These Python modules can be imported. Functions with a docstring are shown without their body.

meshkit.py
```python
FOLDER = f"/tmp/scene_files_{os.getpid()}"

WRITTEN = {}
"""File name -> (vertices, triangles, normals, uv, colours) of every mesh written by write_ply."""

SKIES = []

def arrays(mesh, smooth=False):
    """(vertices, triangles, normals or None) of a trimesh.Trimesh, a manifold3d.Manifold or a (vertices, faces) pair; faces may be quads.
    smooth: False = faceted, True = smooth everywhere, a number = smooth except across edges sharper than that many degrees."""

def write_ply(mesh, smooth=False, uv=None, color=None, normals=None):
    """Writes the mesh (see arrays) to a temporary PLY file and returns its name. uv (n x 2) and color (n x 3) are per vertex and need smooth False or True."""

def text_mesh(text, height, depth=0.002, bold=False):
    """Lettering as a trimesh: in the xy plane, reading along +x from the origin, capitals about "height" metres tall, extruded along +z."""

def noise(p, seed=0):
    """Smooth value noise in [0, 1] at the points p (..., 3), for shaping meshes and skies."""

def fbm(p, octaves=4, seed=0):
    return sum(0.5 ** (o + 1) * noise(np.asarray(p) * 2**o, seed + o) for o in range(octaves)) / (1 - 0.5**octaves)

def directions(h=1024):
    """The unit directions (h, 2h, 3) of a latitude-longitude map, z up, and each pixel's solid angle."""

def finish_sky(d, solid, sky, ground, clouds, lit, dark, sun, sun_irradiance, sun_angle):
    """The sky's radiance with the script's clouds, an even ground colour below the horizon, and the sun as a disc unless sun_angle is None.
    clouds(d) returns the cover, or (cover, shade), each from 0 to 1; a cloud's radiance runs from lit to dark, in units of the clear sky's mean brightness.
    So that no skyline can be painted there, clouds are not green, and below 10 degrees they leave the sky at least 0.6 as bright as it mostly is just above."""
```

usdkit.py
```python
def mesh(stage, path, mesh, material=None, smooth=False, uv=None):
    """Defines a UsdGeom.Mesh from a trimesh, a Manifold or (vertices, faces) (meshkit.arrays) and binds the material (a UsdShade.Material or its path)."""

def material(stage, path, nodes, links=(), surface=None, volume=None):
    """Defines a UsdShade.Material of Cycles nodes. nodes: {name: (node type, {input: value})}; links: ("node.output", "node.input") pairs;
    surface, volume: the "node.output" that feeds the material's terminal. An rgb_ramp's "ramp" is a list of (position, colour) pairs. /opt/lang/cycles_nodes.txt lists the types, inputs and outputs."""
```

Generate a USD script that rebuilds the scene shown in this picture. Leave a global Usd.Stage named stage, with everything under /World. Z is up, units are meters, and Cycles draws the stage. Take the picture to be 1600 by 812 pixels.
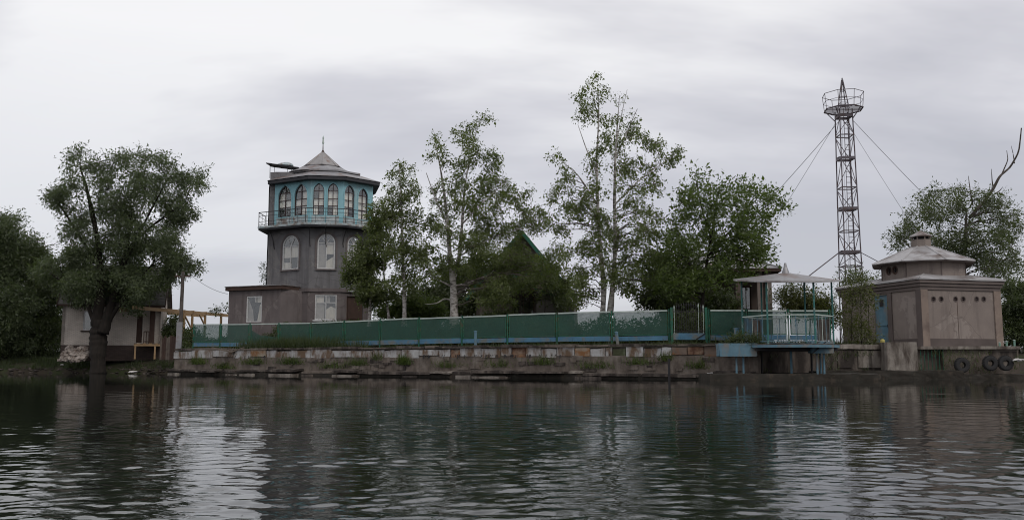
import math, random
import numpy as np
import trimesh
from shapely.geometry import Polygon, box as sbox, Point
from shapely import affinity
from pxr import Usd, UsdGeom, UsdLux, UsdShade, Gf, Sdf, Vt
import usdkit
from meshkit import noise, fbm

stage = Usd.Stage.CreateInMemory()
UsdGeom.SetStageUpAxis(stage, 'Z')
UsdGeom.Xform.Define(stage, '/World')
UsdGeom.Scope.Define(stage, '/World/Looks')
PI = math.pi

# ---------------------------------------------------------------- camera, sky, sun, exposure
F, CAMZ, TILT = 1385.0, 0.85, math.radians(6.55)
cam = UsdGeom.Camera.Define(stage, '/World/camera')
cam.CreateHorizontalApertureAttr(36.0)
cam.CreateFocalLengthAttr(36.0 * F / 1600.0)
cam.CreateClippingRangeAttr(Gf.Vec2f(0.05, 20000))
cam.CreateExposureAttr(0.45)
cam.AddTranslateOp().Set(Gf.Vec3d(0, 0, CAMZ))
cam.AddRotateXOp().Set(90 + math.degrees(TILT))

SUN = np.array([0.45, -0.55, 0.70]); SUN /= np.linalg.norm(SUN)
ELEV, ROT = math.asin(SUN[2]), math.atan2(SUN[0], SUN[1])
S = 0.10                                     # strength of the sky
usdkit.material(stage, '/World/Looks/overcast_sky', {
    'tc': ('texture_coordinate', {}),
    'sep': ('separate_xyz', {}),
    'up': ('math', {'math_type': 'maximum', 'value2': 0.0}),
    'den': ('math', {'math_type': 'add', 'value2': 0.34}),
    'dx': ('math', {'math_type': 'divide'}), 'dy': ('math', {'math_type': 'divide'}),
    'flat': ('combine_xyz', {'z': 0.0}),
    'mp': ('mapping', {'location': (9.80, 9.1, 0), 'scale': (0.62, 1.25, 1.0)}),
    'n1': ('noise_texture', {'scale': 1.0, 'detail': 7.0, 'roughness': 0.50, 'distortion': 0.25}),
    'r1': ('rgb_ramp', {'ramp': [(0.0, (0.34/S, 0.34/S, 0.375/S)), (0.42, (0.385/S, 0.385/S, 0.42/S)), (0.505, (0.51/S, 0.505/S, 0.535/S)), (0.59, (0.70/S, 0.695/S, 0.70/S)), (1.0, (0.76/S, 0.755/S, 0.755/S))]}),
    'low': ('map_range', {'from_min': 0.03, 'from_max': 0.34, 'to_min': 0.75, 'to_max': 0.0, 'clamp': True}),
    'lowmix': ('mix', {'color2': (0.405/S, 0.41/S, 0.452/S)}),
    'sky': ('sky_texture', {'sky_type': 'single_scattering', 'sun_disc': False, 'sun_elevation': ELEV, 'sun_rotation': ROT}),
    'mx': ('mix', {'fac': 0.93}),
    'bg': ('background_shader', {'strength': S}),
}, [('tc.generated', 'sep.vector'), ('sep.z', 'up.value1'), ('up.value', 'den.value1'),
    ('sep.x', 'dx.value1'), ('den.value', 'dx.value2'), ('sep.y', 'dy.value1'), ('den.value', 'dy.value2'),
    ('dx.value', 'flat.x'), ('dy.value', 'flat.y'), ('flat.vector', 'mp.vector'), ('mp.vector', 'n1.vector'), ('n1.fac', 'r1.fac'),
    ('up.value', 'low.value'), ('low.result', 'lowmix.fac'), ('r1.color', 'lowmix.color1'),
    ('sky.color', 'mx.color1'), ('lowmix.color', 'mx.color2'), ('mx.color', 'bg.color')], surface='bg.background')
dome = UsdLux.DomeLight.Define(stage, '/World/sky')
UsdShade.MaterialBindingAPI.Apply(dome.GetPrim()).Bind(UsdShade.Material.Get(stage, '/World/Looks/overcast_sky'))
dome.GetPrim().SetCustomDataByKey('kind', 'structure')
sun = UsdLux.DistantLight.Define(stage, '/World/sun')
sun.CreateIntensityAttr(0.20); sun.CreateAngleAttr(25.0); sun.CreateNormalizeAttr(True)
sun.CreateColorAttr(Gf.Vec3f(1.0, 0.96, 0.90))
_q = trimesh.geometry.align_vectors([0, 0, 1], SUN)
sun.AddTransformOp().Set(Gf.Matrix4d(*_q.T.ravel().tolist()))

# ---------------------------------------------------------------- helpers
def ray(px, py):
    u, v = (px - 800) / F, (406 - py) / F
    return np.array([u, math.cos(TILT) - v * math.sin(TILT), math.sin(TILT) + v * math.cos(TILT)])

def at(px, py, Y):
    """The point of the place seen at a photograph pixel, at depth Y."""
    d = ray(px, py)
    return np.array([0, 0, CAMZ]) + d * (Y / d[1])

def mpp(Y):
    return Y / F

_used = {}
def numbered(path):
    k = _used.get(path, -1) + 1
    _used[path] = k
    return path if k == 0 else f'{path}_{k:03d}'

_origin = {}
def tag(prim, label=None, cat=None, group=None, kind=None):
    for k, v in (('label', label), ('category', cat), ('group', group), ('kind', kind)):
        if v:
            prim.SetCustomDataByKey(k, v)
    return prim

def thing(name, label, cat, loc=(0, 0, 0), group=None, kind=None):
    path = numbered('/World/' + name)
    x = UsdGeom.Xform.Define(stage, path)
    x.AddTranslateOp().Set(Gf.Vec3d(*map(float, loc)))
    _origin[path] = np.array(loc, float)
    tag(x.GetPrim(), label, cat, group, kind)
    return path

def origin(path):
    while path not in _origin:
        path = path.rpartition('/')[0]
        if path in ('', '/World'):
            return np.zeros(3)
    return _origin[path]

class MB:
    """Collects shapes into one mesh."""
    def __init__(self):
        self.v, self.f, self.n = [], [], 0
    def add(self, v, f):
        v = np.asarray(v, float); f = np.asarray(f, int)
        if f.shape[1] == 4:
            f = np.vstack([f[:, [0, 1, 2]], f[:, [0, 2, 3]]])
        self.v.append(v); self.f.append(f + self.n); self.n += len(v)
        return self
    def box(self, lo, hi):
        m = trimesh.creation.box(bounds=[np.minimum(lo, hi), np.maximum(lo, hi)])
        return self.add(m.vertices, m.faces)
    def obox(self, c, ax, half):
        """Box of centre c, three axis rows ax, half sizes."""
        m = trimesh.creation.box([2, 2, 2])
        return self.add(np.asarray(c) + (m.vertices * np.asarray(half)) @ np.asarray(ax), m.faces)
    def bar(self, a, b, w, h=None, up=(0, 0, 1)):
        """Rectangular bar from a to b."""
        a, b = np.asarray(a, float), np.asarray(b, float)
        d = b - a; L = np.linalg.norm(d); d = d / L
        s = np.cross(d, up)
        if np.linalg.norm(s) < 1e-4:
            s = np.cross(d, (1, 0, 0))
        s /= np.linalg.norm(s); t = np.cross(s, d)
        return self.obox((a + b) / 2, [d, s, t], [L / 2, w / 2, (h or w) / 2])
    def tube(self, p, r, sides=6, cap=True):
        p = np.asarray(p, float); n = len(p)
        r = np.broadcast_to(r, (n,))
        t = np.gradient(p, axis=0) if n > 2 else np.repeat([p[1] - p[0]], 2, 0)
        t = t / (np.linalg.norm(t, axis=1, keepdims=True) + 1e-12)
        ref = np.array([0, 0, 1.0]) if abs(t[:, 2]).mean() < 0.75 else np.array([1.0, 0, 0])
        a = np.cross(t, ref); a /= np.linalg.norm(a, axis=1, keepdims=True) + 1e-12
        b = np.cross(t, a)
        g = np.arange(sides) * 2 * PI / sides
        v = p[:, None] + r[:, None, None] * (np.cos(g)[None, :, None] * a[:, None] + np.sin(g)[None, :, None] * b[:, None])
        i, j = np.meshgrid(np.arange(n - 1), np.arange(sides), indexing='ij')
        q = np.stack([i * sides + j, i * sides + (j + 1) % sides, (i + 1) * sides + (j + 1) % sides, (i + 1) * sides + j], -1).reshape(-1, 4)
        v = v.reshape(-1, 3); f = np.vstack([q[:, [0, 1, 2]], q[:, [0, 2, 3]]])
        if cap:
            k = len(v); v = np.vstack([v, p[:1], p[-1:]])
            jj = np.arange(sides)
            f = np.vstack([f, np.stack([np.full(sides, k), (jj + 1) % sides, jj], 1),
                           np.stack([np.full(sides, k + 1), (n - 1) * sides + jj, (n - 1) * sides + (jj + 1) % sides], 1)])
        return self.add(v, f)
    def prism(self, poly, z0, z1):
        """Closed prism over a plan polygon (list of (x, y), convex or not)."""
        m = trimesh.creation.extrude_polygon(Polygon(poly), z1 - z0, engine='earcut')
        return self.add(m.vertices + [0, 0, z0], m.faces)
    def frustum(self, p0, z0, p1, z1, caps=True):
        """Faces between two rings of equal count; z0, z1 may be arrays."""
        n = len(p0)
        a = np.c_[np.asarray(p0, float), np.broadcast_to(z0, n)]; b = np.c_[np.asarray(p1, float), np.broadcast_to(z1, n)]
        i = np.arange(n); j = (i + 1) % n
        f = np.vstack([np.stack([i, j, n + j], 1), np.stack([i, n + j, n + i], 1)])
        v = np.vstack([a, b])
        if caps:
            v = np.vstack([v, a.mean(0), b.mean(0)])
            f = np.vstack([f, np.stack([np.full(n, 2 * n), j, i], 1), np.stack([np.full(n, 2 * n + 1), n + i, n + j], 1)])
        return self.add(v, f)
    def cone(self, p0, z0, apex):
        n = len(p0)
        v = np.vstack([np.c_[np.asarray(p0, float), np.broadcast_to(z0, n)], [apex]])
        i = np.arange(n); j = (i + 1) % n
        return self.add(v, np.stack([i, j, np.full(n, n)], 1))
    def lathe(self, prof, c, sides=16):
        """prof: (radius, z) from bottom to top about the vertical through c."""
        prof = np.asarray(prof, float); n = len(prof)
        g = np.arange(sides) * 2 * PI / sides
        v = np.stack([np.outer(prof[:, 0], np.cos(g)) + c[0], np.outer(prof[:, 0], np.sin(g)) + c[1], np.repeat(prof[:, 1:], sides, 1) + c[2]], -1).reshape(-1, 3)
        i, j = np.meshgrid(np.arange(n - 1), np.arange(sides), indexing='ij')
        q = np.stack([i * sides + j, i * sides + (j + 1) % sides, (i + 1) * sides + (j + 1) % sides, (i + 1) * sides + j], -1).reshape(-1, 4)
        return self.add(v, q)
    def rough(self, amp, scale, seed=0, refine=None):
        """Makes the collected surface uneven."""
        m = trimesh.Trimesh(np.vstack(self.v), np.vstack(self.f), process=False)
        m.merge_vertices()
        if refine:
            v, f = trimesh.remesh.subdivide_to_size(m.vertices, m.faces, refine, max_iter=8)
            m = trimesh.Trimesh(v, f, process=False); m.merge_vertices()
        p = np.asarray(m.vertices)
        d = np.stack([fbm(p / scale, 3, seed + k) - 0.5 for k in (11, 22, 33)], 1)
        self.v, self.f, self.n = [p + d * amp * 2], [np.asarray(m.faces)], len(p)
        return self
    def build(self, name, mat, parent=None, smooth=False, label=None, kind=None):
        parent = parent or '/World'
        path = numbered(parent + '/' + name)
        v = np.vstack(self.v) - origin(parent)
        m = usdkit.mesh(stage, path, (v, np.vstack(self.f)), mat, smooth=smooth)
        tag(m.GetPrim(), label, None, None, kind)
        return path

class Face:
    """An upright wall plane from A to B (left to right seen from outside)."""
    def __init__(self, A, B):
        self.A, self.B = np.array(A[:2], float), np.array(B[:2], float)
        d = self.B - self.A; self.L = np.linalg.norm(d)
        self.u = np.array([*(d / self.L), 0]); self.n = np.cross(self.u, [0, 0, 1.0])
    def pt(self, s, z, d=0.0):
        return np.array([*self.A, 0]) + self.u * s + np.array([0, 0, z]) + self.n * d
    def px(self, px, py):
        """(s, z) of the photograph pixel on this plane."""
        r = ray(px, py); o = np.array([0, 0, CAMZ])
        k = np.dot(np.array([*self.A, 0]) - o, self.n) / np.dot(r, self.n)
        p = o + r * k
        return float(np.dot(p - [*self.A, 0], self.u)), float(p[2])
    def ext(self, mb, poly, d0, d1):
        """Shapely polygon in (s, z), from depth d0 to d1 (outwards positive)."""
        for g in getattr(poly, 'geoms', [poly]):
            if g.is_empty:
                continue
            m = trimesh.creation.extrude_polygon(g, abs(d1 - d0), engine='earcut')
            v = m.vertices
            mb.add(np.array([*self.A, 0]) + v[:, :1] * self.u + v[:, 1:2] * [0, 0, 1.0] + (v[:, 2:] + min(d0, d1)) * self.n, m.faces)
        return mb
    def rect(self, mb, s0, z0, s1, z1, d0, d1):
        return self.ext(mb, sbox(min(s0, s1), min(z0, z1), max(s0, s1), max(z0, z1)), d0, d1)
    def sheet(self, mb, poly, d, thick=0.006):
        return self.ext(mb, poly, d, d - thick)

def arch(s0, s1, z0, z1, kind='round', n=12):
    """Window outline with an arched head whose crown is at z1."""
    w, c = s1 - s0, (s0 + s1) / 2
    if kind == 'round':
        r = w / 2
        g = np.linspace(0, PI, n + 1)
        top = [(c + r * math.cos(a), z1 - r + r * math.sin(a)) for a in g]
    else:                                    # slightly pointed head
        h = w * 0.72
        R = (w / 2 * w / 2 + h * h) / w
        top = []
        for k in range(n // 2 + 1):
            z = h * math.sin(k / (n / 2) * PI / 2)
            top.append((s1 - R + math.sqrt(max(R * R - z * z, 0)), z1 - h + z))
        top += [(2 * c - x, z) for x, z in top[-2::-1]]
    return Polygon([(s0, z0), (s1, z0)] + top)

# ---------------------------------------------------------------- materials
def M(name, c1, c2=None, scale=3.0, rough=0.8, stretch=(1, 1, 1), c3=None, scale3=0.6, amt3=0.5, bump=0.0, bscale=30.0, metallic=0.0, spec=0.3, stretch3=(1, 1, 1)):
    """Colour c1 to c2 by noise, with patches of c3 (stains, wear)."""
    c2 = c2 or tuple(x * 0.8 for x in c1)
    n = {'g': ('geometry', {}), 'm': ('mapping', {'scale': stretch}),
         'n': ('noise_texture', {'scale': scale, 'detail': 5.0, 'roughness': 0.6}),
         'r': ('rgb_ramp', {'ramp': [(0.32, c1), (0.68, c2)]}),
         'p': ('principled_bsdf', {'roughness': rough, 'metallic': metallic, 'specular_ior_level': spec})}
    l = [('g.position', 'm.vector'), ('m.vector', 'n.vector'), ('n.fac', 'r.fac')]
    out = 'r.color'
    if c3:
        n['m3'] = ('mapping', {'scale': stretch3, 'location': (3.1, 1.7, 0.4)})
        n['n3'] = ('noise_texture', {'scale': scale3, 'detail': 6.0, 'roughness': 0.65})
        n['r3'] = ('map_range', {'from_min': 0.62 - 0.25 * amt3, 'from_max': 0.78 - 0.25 * amt3, 'clamp': True})
        n['x3'] = ('mix', {'color2': c3})
        l += [('g.position', 'm3.vector'), ('m3.vector', 'n3.vector'), ('n3.fac', 'r3.value'), ('r3.result', 'x3.fac'), (out, 'x3.color1')]
        out = 'x3.color'
    l.append((out, 'p.base_color'))
    if bump:
        n['bn'] = ('noise_texture', {'scale': bscale, 'detail': 3.0})
        n['b'] = ('bump', {'strength': min(1.0, bump), 'distance': 0.02})
        l += [('g.position', 'bn.vector'), ('bn.fac', 'b.height'), ('b.normal', 'p.normal')]
    return usdkit.material(stage, '/World/Looks/' + name, n, l, surface='p.BSDF')

def plaster(name, c1, c2, patch, dark):
    """Old render: mottled coat, patched areas with an edge, rain runs, fine cracks with depth."""
    return usdkit.material(stage, '/World/Looks/' + name, {
        'g': ('geometry', {}), 'n': ('noise_texture', {'scale': 1.1, 'detail': 7.0, 'roughness': 0.65}), 'r': ('rgb_ramp', {'ramp': [(0.30, c1), (0.70, c2)]}),
        'pn': ('noise_texture', {'scale': 0.55, 'detail': 4.0, 'roughness': 0.7, 'distortion': 0.6}), 'pr': ('map_range', {'from_min': 0.56, 'from_max': 0.585, 'to_max': 0.7, 'clamp': True}), 'px': ('mix', {'color2': patch}),
        'sm': ('mapping', {'scale': (2.2, 2.2, 0.16)}), 'sn': ('noise_texture', {'scale': 1.4, 'detail': 6.0, 'roughness': 0.6}), 'sr': ('map_range', {'from_min': 0.50, 'from_max': 0.74, 'to_max': 0.75, 'clamp': True}), 'sx': ('mix', {'color2': dark}),
        'wn': ('noise_texture', {'scale': 1.6, 'detail': 3.0}), 'wa': ('vector_math', {'math_type': 'scale', 'scale': 0.5}), 'wp': ('vector_math', {'math_type': 'add'}),
        'v': ('voronoi_texture', {'feature': 'distance_to_edge', 'scale': 0.42}), 'vr': ('map_range', {'from_min': 0.0, 'from_max': 0.010, 'to_min': 0.6, 'to_max': 0.0, 'clamp': True}), 'vx': ('mix', {'color2': dark}),
        'bn': ('noise_texture', {'scale': 22.0, 'detail': 4.0}), 'bs': ('math', {'math_type': 'subtract'}), 'b': ('bump', {'strength': 0.4, 'distance': 0.02}),
        'p': ('principled_bsdf', {'roughness': 0.9, 'specular_ior_level': 0.25})},
        [('g.position', 'n.vector'), ('n.fac', 'r.fac'), ('g.position', 'pn.vector'), ('pn.fac', 'pr.value'), ('pr.result', 'px.fac'), ('r.color', 'px.color1'),
         ('g.position', 'sm.vector'), ('sm.vector', 'sn.vector'), ('sn.fac', 'sr.value'), ('sr.result', 'sx.fac'), ('px.color', 'sx.color1'),
         ('g.position', 'wn.vector'), ('wn.color', 'wa.vector1'), ('g.position', 'wp.vector1'), ('wa.vector', 'wp.vector2'), ('wp.vector', 'v.vector'), ('v.distance', 'vr.value'), ('vr.result', 'vx.fac'), ('sx.color', 'vx.color1'),
         ('g.position', 'bn.vector'), ('bn.fac', 'bs.value1'), ('vr.result', 'bs.value2'), ('bs.value', 'b.height'), ('b.normal', 'p.normal'), ('vx.color', 'p.base_color')], surface='p.BSDF')

def leaf_mat(name, dark, light, trans=0.35):
    return usdkit.material(stage, '/World/Looks/' + name, {
        'g': ('geometry', {}), 'n': ('noise_texture', {'scale': 0.9, 'detail': 2.0}),
        'add': ('math', {'math_type': 'multiply_add', 'value2': 0.55}),
        'sc': ('math', {'math_type': 'multiply', 'value2': 0.62}),
        'r': ('rgb_ramp', {'ramp': [(0.15, dark), (0.85, light)]}),
        'p': ('principled_bsdf', {'roughness': 0.42, 'specular_ior_level': 0.5}),
        't': ('translucent_bsdf', {}), 'br': ('mix', {'mix_type': 'multiply', 'fac': 1.0, 'color2': (1.3, 1.5, 0.7)}),
        'x': ('mix_closure', {'fac': trans}),
    }, [('g.position', 'n.vector'), ('g.random_per_island', 'sc.value1'), ('n.fac', 'add.value1'), ('sc.value', 'add.value3'), ('add.value', 'r.fac'),
        ('r.color', 'p.base_color'), ('r.color', 'br.color1'), ('br.color', 't.color'), ('p.BSDF', 'x.closure1'), ('t.BSDF', 'x.closure2')], surface='x.closure')

def brick_mat(name, c1, c2, mortar, w, h, rot=0.0):
    return usdkit.material(stage, '/World/Looks/' + name, {
        'g': ('geometry', {}), 's': ('separate_xyz', {}), 'c': ('combine_xyz', {'z': 0.0}),
        'b': ('brick_texture', {'color1': c1, 'color2': c2, 'mortar': mortar, 'scale': 1.0, 'brick_width': w, 'row_height': h, 'mortar_size': 0.012}),
        'n': ('noise_texture', {'scale': 0.7, 'detail': 6.0}), 'r': ('map_range', {'from_min': 0.3, 'from_max': 0.7, 'to_min': 0.72, 'to_max': 1.08}),
        'v': ('vector_math', {'math_type': 'scale'}),
        'bp': ('bump', {'strength': 0.5, 'distance': 0.01, 'invert': True}),
        'p': ('principled_bsdf', {'roughness': 0.85, 'specular_ior_level': 0.25})},
        [('g.position', 's.vector'), ('s.x', 'c.x'), ('s.z', 'c.y'), ('c.vector', 'b.vector'), ('g.position', 'n.vector'), ('n.fac', 'r.value'),
         ('b.color', 'v.vector1'), ('r.result', 'v.scale'), ('v.vector', 'p.base_color'), ('b.fac', 'bp.height'), ('bp.normal', 'p.normal')], surface='p.BSDF')

def glass_mat(name):
    return usdkit.material(stage, '/World/Looks/' + name, {
        'f': ('layer_weight', {'blend': 0.5}), 'w': ('math', {'math_type': 'power', 'value2': 4.0}), 'a': ('math', {'math_type': 'multiply_add', 'value2': 0.8, 'value3': 0.09}),
        't': ('transparent_bsdf', {'color': (0.95, 0.97, 0.96)}), 'gl': ('glossy_bsdf', {'color': (1, 1, 1), 'roughness': 0.03}),
        'x': ('mix_closure', {})}, [('f.facing', 'w.value1'), ('w.value', 'a.value1'), ('a.value', 'x.fac'), ('t.BSDF', 'x.closure1'), ('gl.BSDF', 'x.closure2')], surface='x.closure')

def net_mat(name, col, cell, width):
    """Woven wire: a diamond grid of wires, open between them."""
    return usdkit.material(stage, '/World/Looks/' + name, {
        'g': ('geometry', {}), 's': ('separate_xyz', {}),
        'a': ('math', {'math_type': 'add'}), 'b': ('math', {'math_type': 'subtract'}),
        'am': ('math', {'math_type': 'divide', 'value2': cell}), 'bm': ('math', {'math_type': 'divide', 'value2': cell}),
        'af': ('math', {'math_type': 'fraction'}), 'bf': ('math', {'math_type': 'fraction'}),
        'al': ('math', {'math_type': 'less_than', 'value2': width}), 'bl': ('math', {'math_type': 'less_than', 'value2': width}),
        'or': ('math', {'math_type': 'maximum'}),
        'n': ('noise_texture', {'scale': 1.3, 'detail': 4.0}), 'r': ('rgb_ramp', {'ramp': [(0.3, tuple(c * 0.75 for c in col)), (0.7, col)]}),
        't': ('transparent_bsdf', {}), 'p': ('principled_bsdf', {'roughness': 0.5}), 'x': ('mix_closure', {})},
        [('g.position', 's.vector'), ('s.x', 'a.value1'), ('s.z', 'a.value2'), ('s.x', 'b.value1'), ('s.z', 'b.value2'),
         ('a.value', 'am.value1'), ('b.value', 'bm.value1'), ('am.value', 'af.value1'), ('bm.value', 'bf.value1'), ('af.value', 'al.value1'), ('bf.value', 'bl.value1'),
         ('al.value', 'or.value1'), ('bl.value', 'or.value2'), ('g.position', 'n.vector'), ('n.fac', 'r.fac'), ('r.color', 'p.base_color'),
         ('or.value', 'x.fac'), ('t.BSDF', 'x.closure1'), ('p.BSDF', 'x.closure2')], surface='x.closure')

water_m = usdkit.material(stage, '/World/Looks/river_water', {
    'g': ('geometry', {}), 'm': ('mapping', {'scale': (2.2, 5.0, 1.0)}), 'n': ('noise_texture', {'scale': 1.6, 'detail': 3.0, 'roughness': 0.5}),
    'sp': ('separate_xyz', {}), 'cal': ('map_range', {'from_min': 9.0, 'from_max': 34.0, 'to_min': 0.30, 'to_max': 0.05, 'clamp': True}), 'b': ('bump', {'distance': 0.012}),
    'p': ('principled_bsdf', {'base_color': (0.004, 0.005, 0.004), 'roughness': 0.02, 'ior': 1.33, 'specular_ior_level': 0.5})},
    [('g.position', 'm.vector'), ('m.vector', 'n.vector'), ('g.position', 'sp.vector'), ('sp.y', 'cal.value'), ('cal.result', 'b.strength'), ('n.fac', 'b.height'), ('b.normal', 'p.normal')], surface='p.BSDF')

ground_m = M('bank_soil', (0.045, 0.034, 0.024), (0.026, 0.022, 0.014), 1.2, 0.95, c3=(0.032, 0.040, 0.014), scale3=0.5, amt3=0.6, bump=0.6, bscale=9)
grass_m = leaf_mat('grass_blades', (0.028, 0.040, 0.012), (0.075, 0.095, 0.030), 0.3)
conc_m = M('stained_concrete', (0.16, 0.135, 0.115), (0.07, 0.055, 0.046), 1.4, 0.9, stretch=(1, 1, 0.6), c3=(0.035, 0.028, 0.024), scale3=1.6, amt3=0.9, stretch3=(1, 1, .22), bump=0.5, bscale=12)
conc_dark_m = M('wet_concrete', (0.165, 0.135, 0.112), (0.080, 0.063, 0.051), 2.6, 0.8, stretch=(1, 1, .5), c3=(0.20, 0.172, 0.148), scale3=1.5, amt3=0.45, stretch3=(.8, .8, .35), bump=0.8, bscale=8)
slime_m = M('slimy_footing', (0.034, 0.027, 0.021), (0.020, 0.018, 0.013), 2.2, 0.75, stretch=(1, 1, .5), c3=(0.075, 0.058, 0.042), scale3=2.0, amt3=0.25, bump=0.8, bscale=8)
conc_light_m = M('pale_concrete', (0.30, 0.27, 0.235), (0.17, 0.145, 0.125), 1.6, 0.9, c3=(0.07, 0.055, 0.045), scale3=1.5, amt3=0.7, stretch3=(1, 1, 0.25), bump=0.4, bscale=14)
panel_white_m = M('worn_white_panel', (0.44, 0.44, 0.44), (0.30, 0.285, 0.27), 2.2, 0.85, c3=(0.13, 0.085, 0.055), scale3=1.6, amt3=0.75, stretch3=(1, 1, 0.45), bump=0.3)
panel_rust_m = M('rusty_panel', (0.24, 0.105, 0.040), (0.27, 0.22, 0.17), 1.8, 0.9, c3=(0.09, 0.042, 0.026), scale3=1.3, amt3=0.8, bump=0.3)
panel_tan_m = M('tan_panel', (0.33, 0.285, 0.22), (0.21, 0.17, 0.13), 2.0, 0.9, c3=(0.20, 0.095, 0.04), scale3=1.5, amt3=0.7, bump=0.3)
panel_moss_m = M('mossy_panel', (0.07, 0.085, 0.045), (0.13, 0.135, 0.085), 2.4, 0.9, c3=(0.05, 0.055, 0.028), scale3=1.5, amt3=0.8, bump=0.3)
panel_brown_m = M('brown_panel', (0.17, 0.125, 0.098), (0.115, 0.085, 0.068), 2.0, 0.9, c3=(0.19, 0.085, 0.035), scale3=1.4, amt3=0.6, bump=0.3)
stone_m = M('rubble_stone', (0.36, 0.32, 0.29), (0.22, 0.18, 0.155), 4.0, 0.9, c3=(0.10, 0.07, 0.055), scale3=2.0, amt3=0.6, bump=0.4)
net_m = net_mat('green_fence_net', (0.016, 0.072, 0.050), 0.05, 0.53)
green_m = M('green_paint', (0.022, 0.115, 0.070), (0.015, 0.075, 0.05), 3, 0.55, c3=(0.10, 0.07, 0.045), scale3=4, amt3=0.35)
rail_white_m = M('pale_rail', (0.48, 0.53, 0.49), (0.34, 0.41, 0.37), 3, 0.6)
blue_m = M('blue_board_paint', (0.085, 0.195, 0.29), (0.055, 0.135, 0.21), 1.5, 0.7, c3=(0.14, 0.15, 0.14), scale3=1.4, amt3=0.55)
blue_pale_m = M('weathered_blue_paint', (0.115, 0.205, 0.255), (0.075, 0.145, 0.19), 1.8, 0.7, c3=(0.17, 0.165, 0.15), scale3=2.0, amt3=0.55, stretch3=(1, 1, 0.5))
teal_m = M('teal_post_paint', (0.04, 0.16, 0.14), (0.03, 0.11, 0.105), 3, 0.5, c3=(0.2, 0.26, 0.24), scale3=6, amt3=0.4)
grey_wall_m = plaster('grey_render', (0.176, 0.171, 0.175), (0.134, 0.129, 0.133), (0.205, 0.195, 0.19), (0.085, 0.078, 0.078))
brown_wall_m = plaster('brown_render', (0.162, 0.137, 0.133), (0.120, 0.101, 0.099), (0.19, 0.165, 0.155), (0.080, 0.063, 0.060))
lantern_blue_m = M('faded_turquoise_render', (0.29, 0.51, 0.56), (0.23, 0.43, 0.48), 1.2, 0.8, c3=(0.27, 0.36, 0.37), scale3=0.9, amt3=0.5, stretch3=(1, 1, 0.4), bump=0.15)
white_low_m = M('flaking_white_paint', (0.48, 0.50, 0.50), (0.26, 0.34, 0.36), 3.5, 0.8, c3=(0.2, 0.17, 0.15), scale3=2.5, amt3=0.6)
roof_grey_m = M('grey_sheet_metal', (0.30, 0.295, 0.30), (0.20, 0.195, 0.20), 1.3, 0.45, c3=(0.15, 0.095, 0.075), scale3=0.8, amt3=0.5, metallic=0.35, spec=0.5)
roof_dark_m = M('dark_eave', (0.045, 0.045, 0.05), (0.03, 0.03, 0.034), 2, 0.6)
cone_m = M('weathered_zinc', (0.36, 0.345, 0.335), (0.25, 0.235, 0.23), 1.0, 0.5, c3=(0.19, 0.11, 0.085), scale3=0.9, amt3=0.45, stretch3=(1.4, 1.4, 0.3), metallic=0.3, spec=0.5)
iron_m = M('dark_iron', (0.018, 0.018, 0.021), (0.028, 0.024, 0.024), 5, 0.55)
mast_m = M('mast_paint', (0.135, 0.118, 0.132), (0.092, 0.080, 0.092), 2, 0.55, c3=(0.10, 0.055, 0.042), scale3=2.5, amt3=0.45)
wire_m = M('steel_wire', (0.12, 0.12, 0.125), (0.09, 0.09, 0.09), 5, 0.5)
white_frame_m = M('white_window_paint', (0.62, 0.62, 0.61), (0.48, 0.47, 0.46), 6, 0.5, c3=(0.3, 0.27, 0.25), scale3=4, amt3=0.3)
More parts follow.
